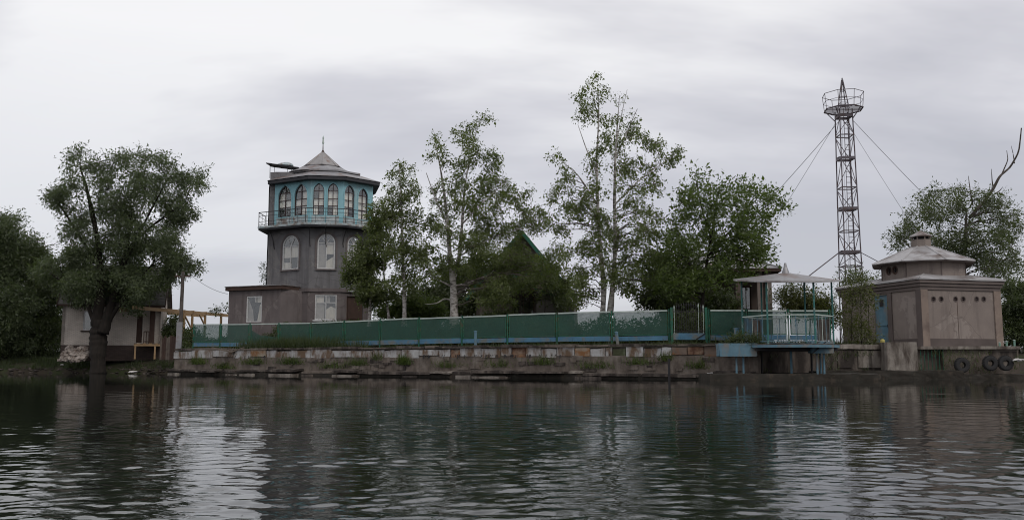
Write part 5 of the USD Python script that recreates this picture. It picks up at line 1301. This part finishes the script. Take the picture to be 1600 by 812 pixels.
    g_ = np.exp(rng.normal(-.06, .33, len(P))).clip(.45, 1.9); L = size[0] * g_ * rng.uniform(.85, 1.15, len(P)); W = size[1] * g_ * rng.uniform(.8, 1.2, len(P))
    leaf_quads(lf, P, Dv, L, W, rng)
    if br.v:
        br.build('branches', twig_m or bark, t, kind='stuff')
    lf.build('crown', leaf, t, kind='stuff')
    COUNT.append((label, len(P)))
    return t
COUNT = []

# --- the big willow on the bank
tree('willow_tree', 'big willow with thick forked trunk on the bank before the white brick house', 'tree', 66.0,
     [[(154, 577), (153, 555), (154, 535), (153, 518), (155, 498)], [(160, 520), (167, 500), (174, 475), (186, 440), (198, 390), (206, 330)], [(150, 510), (156, 470), (157, 420), (150, 360), (137, 300), (125, 260)]],
     [(128, 238, 22, 12), (108, 250, 14, 14), (88, 302, 18, 10), (78, 308, 10, 10), (100, 320, 18, 14), (112, 290, 26, 20), (150, 265, 22, 18), (180, 250, 20, 14), (205, 245, 20, 14), (168, 295, 30, 24), (128, 342, 26, 26), (110, 365, 12, 16), (232, 247, 24, 13), (258, 258, 26, 18), (286, 284, 22, 22), (310, 268, 14, 14), (312, 292, 10, 16), (240, 300, 40, 34), (280, 325, 26, 26), (300, 330, 14, 14), (205, 340, 38, 32), (150, 388, 30, 20), (235, 375, 38, 24), (265, 380, 24, 22), (285, 408, 18, 20), (302, 415, 10, 10), (190, 412, 55, 20), (118, 425, 40, 16), (150, 436, 40, 18), (220, 432, 44, 22), (80, 420, 26, 12), (190, 445, 34, 20), (268, 425, 18, 14), (140, 458, 24, 12), (215, 455, 30, 14), (120, 440, 26, 12), (252, 440, 12, 10), (64, 415, 14, 9), (207, 474, 16, 8), (120, 462, 14, 9), (95, 450, 18, 9), (175, 368, 26, 20), (205, 388, 28, 18), (130, 398, 22, 14), (185, 325, 22, 18), (158, 330, 18, 18), (215, 290, 24, 20), (265, 345, 24, 20), (255, 402, 24, 14), (105, 395, 14, 14)],
     leaf_willow_m, bark_m, 11, dens=1.0, od=2.3, size=(.19, .07), sub=.36, droop=.45, strand=.5, r0=[(.50, .54, .62, .62, .42), (.46, .08), (.40, .05)], fill=.8,
     limbs=[(.17, (149, 510), (135, 470), (118, 452), (95, 438), (70, 420)), (.17, (166, 508), (190, 470), (215, 440), (240, 410)), (.13, (178, 470), (200, 400), (235, 330), (262, 280)), (.12, (157, 420), (125, 370), (100, 330), (82, 305)), (.12, (198, 390), (240, 350), (285, 320))])
# --- dark mass at the left edge
tree('bushy_willow', 'dense dark green willow filling the left picture edge', 'tree', 73.0, [[(5, 570), (6, 520), (10, 450), (12, 380)]],
     [(12, 348, 16, 16), (-8, 350, 25, 25), (22, 372, 22, 18), (-20, 400, 45, 40), (18, 410, 34, 28), (35, 400, 18, 14), (0, 450, 50, 38), (30, 470, 30, 34), (-20, 500, 50, 40), (20, 520, 40, 30), (-30, 350, 25, 30), (10, 545, 40, 16)],
     leaf_willow_m, bark_m, 12, dens=.9, od=3.6, size=(.19, .08), sub=.7, droop=.35, strand=.7, r0=.35, fill=.8)
tree('bushy_willow', 'dense rounded dark willow between the left edge one and the brick house', 'tree', 75.0, [[(66, 560), (64, 500), (60, 430)]],
     [(48, 372, 16, 12), (58, 388, 16, 16), (40, 400, 24, 22), (66, 412, 16, 16), (52, 435, 34, 24), (82, 445, 18, 18), (60, 475, 38, 28), (88, 490, 18, 30), (70, 515, 34, 28), (45, 535, 30, 20), (92, 530, 14, 20), (112, 445, 18, 14)],
     leaf_deep_m, bark_m, 13, dens=.9, od=3.6, size=(.19, .08), sub=.7, droop=.35, strand=.7, r0=.3, fill=.85)
# --- birches by the tower
tree('birch_tree', 'slender birch with one white trunk right of the tower house', 'tree', 56.5, [[(632, 500), (632, 460), (629, 400), (627, 330), (624, 262)]],
     [(624, 262, 10, 13), (614, 275, 8, 14), (640, 258, 8, 9), (640, 290, 16, 16), (612, 305, 16, 18), (632, 318, 18, 16), (652, 300, 8, 12), (620, 345, 24, 20), (648, 345, 16, 24), (600, 330, 14, 20), (636, 378, 26, 18), (612, 392, 18, 18), (655, 395, 14, 20), (640, 425, 24, 16), (615, 440, 16, 12), (650, 455, 14, 14)],
     leaf_birch_m, birch_bark_m, 21, dens=.8, od=1.9, size=(.115, .08), sub=.30, droop=.5, strand=.36, r0=(.15, .11, .07, .04, .015), twig_m=birch_twig_m, fill=.60)
tree('birch_tree', 'low bushy young birch in front of the tower house porch', 'tree', 57.5, [[(577, 500), (578, 470), (584, 430), (588, 380), (592, 330)], [(608, 500), (604, 470), (600, 430), (598, 380)]],
     [(588, 322, 12, 14), (600, 340, 14, 14), (578, 350, 10, 12), (594, 365, 22, 18), (568, 385, 18, 16), (600, 395, 24, 18), (556, 408, 14, 14), (580, 415, 26, 18), (548, 425, 10, 10), (560, 440, 20, 14), (592, 445, 26, 18), (540, 428, 8, 6), (612, 460, 18, 14), (580, 470, 16, 10), (566, 462, 14, 10)],
     leaf_birch_m, birch_bark_m, 22, dens=1.0, od=3.0, size=(.125, .085), sub=.34, droop=.4, strand=.34, r0=[.10, .09], twig_m=birch_twig_m, fill=.70)
# --- main birch
tree('birch_tree', 'tall wide birch with thick white trunk in the middle of the fence', 'tree', 55.5, [[(710, 503), (709, 470), (708, 440), (703, 400), (699, 350), (694, 300), (686, 250), (680, 225)], [(708, 445), (718, 400), (722, 350), (726, 290), (738, 230), (748, 192)]],
     [(680, 222, 7, 10), (690, 232, 9, 7), (672, 245, 7, 8), (714, 210, 6, 14), (735, 200, 12, 12), (750, 188, 10, 8), (764, 182, 6, 4), (728, 222, 14, 14), (700, 252, 14, 12), (745, 240, 20, 18), (774, 242, 12, 14), (722, 262, 20, 14), (765, 268, 18, 14), (712, 290, 24, 18), (750, 292, 24, 18), (684, 300, 10, 16), (782, 282, 14, 10), (798, 292, 10, 10), (690, 325, 22, 18), (735, 328, 32, 22), (780, 315, 22, 16), (808, 308, 10, 7), (672, 345, 10, 18), (826, 300, 10, 5), (842, 330, 12, 10), (855, 340, 10, 9), (815, 335, 18, 16), (765, 352, 32, 22), (705, 362, 28, 20), (740, 385, 34, 20), (800, 365, 26, 18), (838, 358, 14, 12), (670, 385, 12, 22), (700, 405, 24, 14), (760, 408, 34, 18), (656, 400, 10, 12), (725, 430, 34, 14), (780, 430, 24, 14), (668, 428, 18, 14), (745, 455, 26, 10), (815, 390, 18, 10), (800, 405, 26, 16), (832, 418, 20, 16), (858, 400, 14, 12), (850, 440, 18, 14), (815, 440, 20, 14), (780, 450, 22, 12), (868, 420, 12, 12), (760, 470, 20, 10)],
     leaf_birch_m, birch_bark_m, 23, dens=.8, od=2.05, size=(.115, .08), sub=.30, droop=.45, strand=.36, r0=[(.27, .22, .12, .07, .015), (.15, .11, .07, .04, .012)], twig_m=birch_twig_m, fill=.60,
     limbs=[(.075, (707, 448), (693, 441), (676, 434)), (.085, (711, 447), (735, 441), (762, 431), (780, 416), (795, 402)), (.06, (709, 470), (695, 466), (682, 474), (664, 475)), (.07, (699, 350), (680, 310), (666, 270)), (.06, (722, 350), (760, 310), (790, 285)), (.06, (718, 400), (770, 370), (835, 350))])
# --- dense dark growth behind the main birch
tree('dark_tree', 'dense dark tree behind the wide birch, left of the gable house', 'tree', 70.0, [[(735, 505), (736, 470), (738, 430)]],
     [(700, 425, 18, 14), (735, 412, 24, 14), (765, 425, 20, 14), (690, 450, 24, 18), (725, 445, 30, 20), (760, 455, 26, 20), (705, 475, 30, 18), (745, 482, 34, 16), (780, 475, 20, 18), (680, 480, 20, 16), (660, 460, 18, 18), (650, 482, 20, 14), (795, 440, 14, 14)],
     leaf_deep_m, bark_m, 31, dens=.9, od=3.4, size=(.2, .12), sub=.5, droop=.3, strand=.55, r0=.2, fill=.9)
tree('leafy_bush', 'bright green bush between the two birch trunks behind the fence', 'bush', 60.0, [[(655, 505), (655, 480)]],
     [(640, 465, 16, 12), (665, 478, 20, 12), (650, 488, 26, 10), (620, 482, 16, 12), (600, 488, 14, 9), (684, 490, 16, 8)],
     leaf_maple_m, bark_m, 32, dens=.9, od=4, size=(.12, .075), sub=.45, droop=.2, strand=.45, r0=.06, fill=.9)
tree('leafy_bush', 'dark bush under the gable house, close to the fence', 'bush', 60.5, [[(850, 505), (852, 470)]],
     [(870, 428, 12, 14), (862, 450, 14, 12), (770, 492, 16, 8), (795, 488, 16, 9), (875, 475, 8, 10)],
     leaf_deep_m, bark_m, 33, dens=.7, od=3, size=(.11, .07), sub=.42, droop=.3, strand=.45, r0=.05, fill=.8)
tree('dark_tree', 'loose dark tree half hiding the gable house from the front', 'tree', 61.5, [[(812, 505), (813, 470), (818, 420)]],
     [(772, 398, 16, 12), (795, 392, 16, 10), (785, 418, 20, 12), (840, 400, 14, 10), (866, 412, 14, 12), (860, 438, 16, 12), (830, 420, 14, 9), (780, 445, 18, 12), (765, 465, 18, 12), (795, 470, 12, 10), (880, 450, 10, 12), (845, 462, 10, 7), (878, 472, 9, 9), (880, 398, 10, 9), (885, 440, 14, 14), (898, 462, 12, 12), (872, 384, 13, 9), (760, 378, 16, 10), (905, 440, 8, 9), (892, 425, 9, 10), (815, 445, 14, 10)],
     leaf_birch_m, bark_m, 34, dens=.7, od=1.7, size=(.13, .09), sub=.34, droop=.3, strand=.45, r0=.09, fill=.75)
# --- twin birch, the tallest
tree('birch_tree', 'tallest birch with twin trunks near the picket gate', 'tree', 52.0, [[(941, 492), (944, 450), (938, 390), (934, 320), (932, 250), (936, 180), (934, 125)], [(953, 492), (958, 440), (962, 380), (960, 320), (961, 250), (965, 190), (968, 150)]],
     [(934, 122, 14, 7), (918, 138, 14, 7), (908, 148, 8, 8), (950, 138, 10, 5), (922, 165, 16, 16), (940, 150, 12, 10), (912, 182, 10, 8), (945, 190, 16, 12), (969, 149, 7, 5), (966, 178, 6, 10), (994, 178, 5, 8), (988, 198, 14, 10), (980, 215, 16, 12), (953, 222, 20, 14), (1008, 212, 14, 12), (1024, 225, 14, 14), (930, 232, 12, 10), (1056, 240, 10, 11), (1064, 228, 6, 4), (1040, 252, 14, 9), (872, 240, 10, 6), (860, 247, 7, 4), (884, 262, 12, 8), (925, 262, 18, 14), (975, 255, 26, 18), (1010, 258, 18, 14), (890, 282, 14, 12), (868, 296, 11, 11), (858, 308, 7, 8), (930, 298, 24, 18), (985, 292, 26, 18), (1022, 288, 18, 14), (895, 312, 14, 14), (875, 330, 12, 10), (910, 335, 22, 18), (945, 345, 26, 20), (992, 332, 28, 20), (860, 352, 10, 10), (880, 360, 14, 12), (925, 380, 26, 18), (968, 375, 24, 18), (1000, 372, 20, 18), (895, 395, 18, 16), (945, 412, 26, 16), (985, 410, 24, 16), (908, 428, 18, 14), (960, 438, 22, 12), (925, 452, 16, 10), (898, 455, 10, 9), (985, 448, 20, 12), (905, 472, 9, 8), (1026, 338, 18, 14), (1020, 400, 18, 14), (1030, 438, 14, 12), (1006, 440, 18, 12), (1036, 365, 14, 14)],
     leaf_birch_m, birch_bark_m, 41, dens=.8, od=1.85, size=(.115, .08), sub=.28, droop=.6, strand=.34, r0=[(.18, .14, .09, .05, .012), (.19, .14, .09, .05, .012)], twig_m=birch_twig_m, fill=.60,
     limbs=[(.05, (934, 320), (905, 275), (870, 245)), (.05, (932, 270), (915, 230), (903, 195)), (.06, (960, 320), (1000, 280), (1050, 245)), (.05, (961, 250), (980, 205), (996, 170)), (.035, (962, 230), (972, 175), (980, 140))])
# --- broad tree leaning to the right
tree('broadleaf_tree', 'broad dark tree leaning right over the picket gate and hip roof house', 'tree', 49.5, [[(1097, 531), (1097, 490), (1099, 450), (1106, 400), (1115, 350), (1120, 310)]],
     [(1087, 272, 3, 8), (1086, 286, 6, 8), (1062, 300, 10, 11), (1078, 306, 10, 12), (1092, 300, 7, 9), (1110, 310, 14, 12), (1139, 286, 8, 8), (1130, 300, 16, 10), (1160, 300, 16, 8), (1180, 303, 12, 7), (1195, 312, 13, 8), (1212, 316, 10, 6), (1219, 328, 5, 8), (1150, 318, 20, 12), (1075, 335, 22, 18), (1115, 338, 28, 18), (1160, 340, 28, 16), (1190, 345, 14, 10), (1050, 345, 12, 12), (1100, 370, 36, 20), (1145, 372, 34, 18), (1180, 375, 18, 18), (1055, 375, 22, 18), (1186, 400, 12, 10), (1165, 402, 22, 14), (1120, 405, 36, 18), (1075, 405, 28, 20), (1040, 410, 20, 18), (1050, 435, 26, 16), (1090, 435, 28, 14), (1130, 432, 28, 12), (1030, 455, 22, 14), (1160, 425, 16, 9), (1060, 460, 24, 10)],
     leaf_maple_m, bark_m, 51, dens=.9, od=2.3, size=(.16, .085), sub=.34, droop=.0, strand=.75, r0=.13, fill=.72, wind=(.5, 0, .3),
     limbs=[(.06, (1099, 450), (1070, 400), (1055, 350)), (.06, (1106, 400), (1150, 350), (1205, 318)), (.05, (1110, 370), (1095, 320), (1087, 278))])
tree('dark_tree', 'dense dark bush below the broad tree, left of the picket gate', 'bush', 54.5, [[(1035, 505), (1036, 460)]],
     [(1020, 440, 18, 14), (1045, 448, 20, 16), (1008, 465, 16, 12), (1035, 470, 24, 12), (1062, 478, 18, 10), (1090, 470, 18, 14), (1118, 465, 18, 16), (1140, 470, 14, 16), (1015, 425, 16, 12), (1105, 490, 26, 10), (1030, 395, 18, 14), (1048, 415, 16, 12)],
     leaf_deep_m, bark_m, 52, dens=.85, od=3.4, size=(.17, .105), sub=.42, droop=.3, strand=.5, r0=.1, fill=.75)
# --- greenery behind the gazebo and by the pump house
tree('leafy_bush', 'yellow green bush seen through the gazebo posts', 'bush', 54.0, [[(1265, 520), (1266, 480)]],
     [(1262, 462, 18, 12), (1285, 472, 14, 14), (1248, 478, 14, 10), (1270, 485, 22, 10), (1296, 488, 10, 10), (1228, 470, 10, 14), (1222, 455, 8, 8), (1240, 450, 9, 7)],
     leaf_olive_m, bark_m, 61, dens=.75, od=3.5, size=(.12, .06), sub=.42, droop=.2, strand=.5, r0=.05, fill=.75)
tree('sapling', 'thin olive saplings growing against the left wall of the pump house', 'sapling', 46.8, [[(1330, 531), (1331, 490), (1334, 440)], [(1346, 531), (1345, 480), (1342, 430)], [(1358, 531), (1357, 480), (1360, 445)]],
     [(1332, 440, 9, 7), (1345, 430, 8, 7), (1322, 458, 10, 9), (1340, 460, 14, 12), (1358, 455, 9, 10), (1350, 440, 7, 7), (1328, 482, 14, 12), (1350, 482, 13, 13), (1362, 470, 6, 9), (1322, 505, 10, 12), (1342, 508, 16, 12), (1356, 508, 8, 10), (1335, 524, 18, 5), (1358, 525, 14, 4)],
     leaf_olive_m, bark_m, 62, dens=.42, od=1.1, size=(.12, .045), sub=.36, droop=.25, strand=.5, r0=.025, fill=.55, depth=.35)
tree('leafy_bush', 'wispy bush at the foot of the steel mast', 'bush', 60.0, [[(1335, 470), (1335, 445)]],
     [(1322, 425, 7, 6), (1340, 432, 10, 7), (1356, 432, 7, 5), (1330, 440, 14, 7), (1360, 442, 10, 5), (1310, 450, 8, 6)],
     leaf_grey_m, bark_m, 63, dens=.5, od=1.8, size=(.13, .055), sub=.42, droop=.2, strand=.5, r0=.05, fill=.6)
# --- grey green tree behind the pump house, with its dead limb
tree('willow_tree', 'round grey green willow with a bare dead limb behind the pump house', 'tree', 62.0, [[(1500, 540), (1503, 450), (1508, 380), (1510, 330)]],
     [(1440, 312, 16, 10), (1462, 302, 18, 8), (1485, 298, 16, 9), (1510, 305, 20, 10), (1540, 306, 18, 10), (1565, 315, 16, 12), (1582, 335, 14, 12), (1592, 352, 8, 10), (1425, 335, 14, 14), (1455, 332, 24, 16), (1495, 328, 26, 18), (1535, 335, 28, 18), (1570, 352, 20, 16), (1415, 360, 14, 12), (1435, 368, 18, 14), (1470, 362, 26, 16), (1515, 365, 28, 16), (1550, 378, 24, 16), (1582, 380, 14, 12), (1395, 365, 7, 7), (1400, 382, 9, 8), (1500, 392, 24, 12), (1535, 402, 24, 14), (1568, 410, 18, 14), (1550, 425, 16, 10), (1588, 410, 10, 14), (1480, 385, 18, 12), (1590, 440, 12, 12), (1560, 440, 14, 8)],
     leaf_grey_m, grey_bark_m, 71, dens=.9, od=2.2, size=(.17, .065), sub=.38, droop=.35, strand=.6, r0=.28, fill=.62,
     limbs=[(.13, (1515, 340), (1540, 312), (1552, 295), (1562, 275), (1578, 262), (1592, 238), (1596, 200)), (.05, (1552, 297), (1550, 280), (1549, 264)), (.05, (1565, 273), (1575, 250), (1573, 235)), (.04, (1585, 255), (1583, 240), (1580, 228)), (.06, (1520, 320), (1516, 298), (1513, 275)), (.05, (1555, 303), (1562, 298), (1567, 292)), (.05, (1430, 395), (1410, 375), (1388, 360))])
tree('dark_tree', 'dark low tree at the right picture edge beside the pump house', 'tree', 54.0, [[(1590, 545), (1590, 500), (1588, 460)]],
     [(1578, 455, 12, 12), (1598, 450, 16, 16), (1575, 480, 12, 14), (1600, 485, 24, 24), (1578, 510, 14, 16), (1605, 520, 24, 20), (1572, 532, 10, 8), (1630, 480, 30, 40)],
     leaf_deep_m, bark_m, 72, dens=.9, od=4, size=(.12, .06), sub=.5, droop=.3, strand=.5, r0=.12, fill=.85)
# --- bits near the timber frame and the left house
tree('leafy_bush', 'dark green bush behind the utility pole', 'bush', 72.0, [[(268, 535), (268, 510)]],
     [(268, 508, 8, 8), (262, 518, 7, 8), (276, 520, 7, 8), (272, 496, 6, 5)], leaf_dark_m, bark_m, 81, dens=.7, od=3.5, size=(.13, .06), sub=.4, droop=.2, strand=.45, r0=.04, fill=.8)
tree('sapling', 'small dark sapling peeping over the fence beside the tower annexe', 'sapling', 70.0, [[(346, 530), (346, 500), (345, 485)]],
     [(340, 483, 5, 2), (351, 481, 4, 2), (334, 486, 3, 1.5)], leaf_deep_m, bark_m, 82, dens=.45, od=2, size=(.13, .07), sub=.25, droop=.2, strand=.35, r0=.03, fill=1.0, depth=.4)
tree('sapling', 'thin sapling at the left wall of the tower house', 'sapling', 70.0, [[(414, 470), (414, 440), (417, 415)]],
     [(414, 420, 4, 5), (417, 432, 4, 6), (411, 412, 3, 3), (415, 445, 3, 5)], leaf_grey_m, bark_m, 83, dens=.3, od=1.5, size=(.11, .05), sub=.22, droop=.2, strand=.35, r0=.02, fill=.9, depth=.4)
# --- plant in the planter
f, z1 = build_gazebo.p1
tree('potted_plant', 'spreading green plant growing in the blue planter box', 'plant', 42.0, [[(1163, 537), (1163, 528)]],
     [(1150, 531, 10, 4), (1165, 528, 12, 5), (1178, 530, 8, 5), (1185, 533, 6, 4), (1140, 534, 6, 3)], leaf_dark_m, bark_m, 91, dens=.8, od=3, size=(.09, .035), sub=.2, droop=.1, strand=.3, r0=.02, fill=1.0, depth=.3)

# --- grass along the bank and weeds on the quay
def grass():
    rng = np.random.default_rng(17)
    def blades(pts, h, w, lean):
        n = len(pts); a = rng.uniform(0, 2 * PI, n); d = np.stack([np.cos(a), np.sin(a), np.zeros(n)], 1)
        L = h * rng.uniform(.5, 1.3, n); tip = pts + np.stack([np.zeros(n), np.zeros(n), L], 1) + rng.normal(0, lean, (n, 3)) * L[:, None]
        W = w * rng.uniform(.6, 1.4, n)
        v = np.stack([pts - d * W[:, None], pts + d * W[:, None], tip], 1).reshape(-1, 3); i = np.arange(n) * 3
        return v, np.stack([i, i + 1, i + 2], 1)
    xs = rng.uniform(-48, QA[0] + .2, 60000); o = rng.uniform(.22, 7, 60000) ** 1.0
    dn = fbm(np.stack([xs * .8, o * .8, xs * 0], -1), 3, 5); keep = dn > .43
    xs, o, dn = xs[keep], o[keep], dn[keep]
    p = np.array([[x, shore_y(x) + q, gz(x, shore_y(x) + q) - .06] for x, q in zip(xs, o)])
    mb = MB(); mb.add(*blades(p, .30, .014, .28)); pth = mb.build('bank_grass', grass_m, None, kind='stuff')
    tag(stage.GetPrimAtPath(pth), 'rough green grass covering the earth bank at the left', 'grass')
    # broken stone and earth lumps along the foot of the bank
    mb = MB()
    for k in range(260):
        x = rng.uniform(-48, QA[0] - .2); q = abs(rng.normal(.1, .28)); sz = rng.uniform(.05, .17, 3) * [1.5, 1, .6]
        m = trimesh.creation.icosphere(1); v = m.vertices * (1 + .5 * (rng.random(m.vertices.shape) - .5)) * sz
        mb.add(v + [x, shore_y(x) + q, gz(x, shore_y(x) + q) + .01], m.faces)
    pth = mb.build('bank_rubble', conc_m, None, kind='stuff'); tag(stage.GetPrimAtPath(pth), 'small broken stones along the waterline of the earth bank', 'rubble')
    # quay top weeds
    s = np.concatenate([rng.uniform(0, quay.L, 9000), rng.normal(quay.px(455, 540)[0], 2.0, 5000), rng.normal(quay.px(415, 540)[0], 1.5, 1500)]); back = rng.uniform(.05, 1.5, len(s))
    dn = fbm(np.stack([s * .9, back * .9, s * 0], -1), 3, 6); keep = (dn > .5) | (np.arange(len(s)) > 9000)
    s, back = s[keep], back[keep]
    big = np.abs(s - quay.px(450, 540)[0]) < 5.5
    p = np.array([quay.pt(a, 1.66, -b) for a, b in zip(s, back)])
    mb = MB()
    mb.add(*blades(p[~big], .20, .012, .35)); mb.add(*blades(p[big], .62, .016, .25))
    pth = mb.build('quay_weeds', grass_m, None, kind='stuff'); tag(stage.GetPrimAtPath(pth), 'weeds and tall grass growing along the quay top before the fence', 'grass')
    # tufts hanging on the quay face
    mb = MB()
    for px, py, n, w in ((632, 566, 900, .5), (455, 566, 500, 1.2), (560, 568, 300, 1.0), (395, 566, 400, 1.2), (1000, 566, 250, 1.0), (850, 566, 250, .8), (310, 566, 400, 1.0), (1090, 572, 200, .6), (700, 571, 250, 1.2), (520, 572, 300, 1.4), (780, 570, 200, 1.0), (930, 572, 260, 1.3), (350, 573, 300, 1.2), (1040, 560, 160, .5), (590, 560, 160, .5)):
        s0, z0 = quay.px(px, py); ss = rng.normal(s0, w * .45, n); zz = z0 + np.abs(rng.normal(0, .16, n)) - .15
        q = np.array([quay.pt(a, b, rng.uniform(-.02, .12)) for a, b in zip(ss, zz)])
        mb.add(*blades(q, .28, .014, .45))
    pth = mb.build('wall_tufts', leaf_maple_m, None, kind='stuff'); tag(stage.GetPrimAtPath(pth), 'green tufts growing out of the stained quay wall face', 'grass')
    # growth under the gazebo and around the ledge
    mb = MB(); n = 2600; xs = rng.uniform(QB[0] - .5, R3[0], n); zz = rng.uniform(.2, 1.3, n); keep = fbm(np.stack([xs * 1.1, zz * 1.5, xs * 0], -1), 3, 8) > .5; xs, zz = xs[keep], zz[keep]
    yy = np.interp(xs, [QB[0], R0[0], R1[0], R2[0], R3[0]], [43.2, 44.95, 45.95, 46.2, 46.35])
    mb.add(*blades(np.stack([xs, yy - rng.uniform(0, .12, len(xs)), zz], 1), .26, .013, .5))
    pth = mb.build('landing_weeds', leaf_dark_m, None, kind='stuff'); tag(stage.GetPrimAtPath(pth), 'dark weeds hanging on the landing wall under and right of the gazebo', 'grass')
    # waist-high garden growth behind the fence
    mb = MB(); n = 150000
    xs = np.where(rng.random(n) < .3, rng.normal(-4, 5, n).clip(-31, 12), rng.uniform(-31, 12, n)); q = rng.uniform(3.2, 11, n); h = fbm(np.stack([xs * .45, q * .45, xs * 0], -1), 3, 12)
    keep = h > .31; xs, q, h = xs[keep], q[keep], h[keep]
    zz = 1.8 + rng.random(len(xs)) * np.clip((h - .28) * 5.5, .15, 1.75)
    dv = rng.normal(size=(len(xs), 3)); dv[:, 2] = np.abs(dv[:, 2]); dv /= np.linalg.norm(dv, axis=1, keepdims=True)
    leaf_quads(mb, np.stack([xs, shore_y(xs) + q, zz], 1), dv, rng.uniform(.12, .3, len(xs)), rng.uniform(.05, .11, len(xs)), rng)
    pth = mb.build('garden_growth', leaf_deep_m, None, kind='stuff'); tag(stage.GetPrimAtPath(pth), 'dark waist high garden growth behind the long green fence', 'undergrowth')
    # open field grass behind the fence
    xs = rng.uniform(-30, 26, 24000); q = rng.uniform(1.5, 22, 24000); p = np.array([[x, shore_y(x) + a, gz(x, shore_y(x) + a) - .05] for x, a in zip(xs, q)])
    mb = MB(); mb.add(*blades(p, .34, .02, .25)); pth = mb.build('yard_grass', grass_m, None, kind='stuff'); tag(stage.GetPrimAtPath(pth), 'rough grass of the yard behind the green fence', 'grass')
grass()
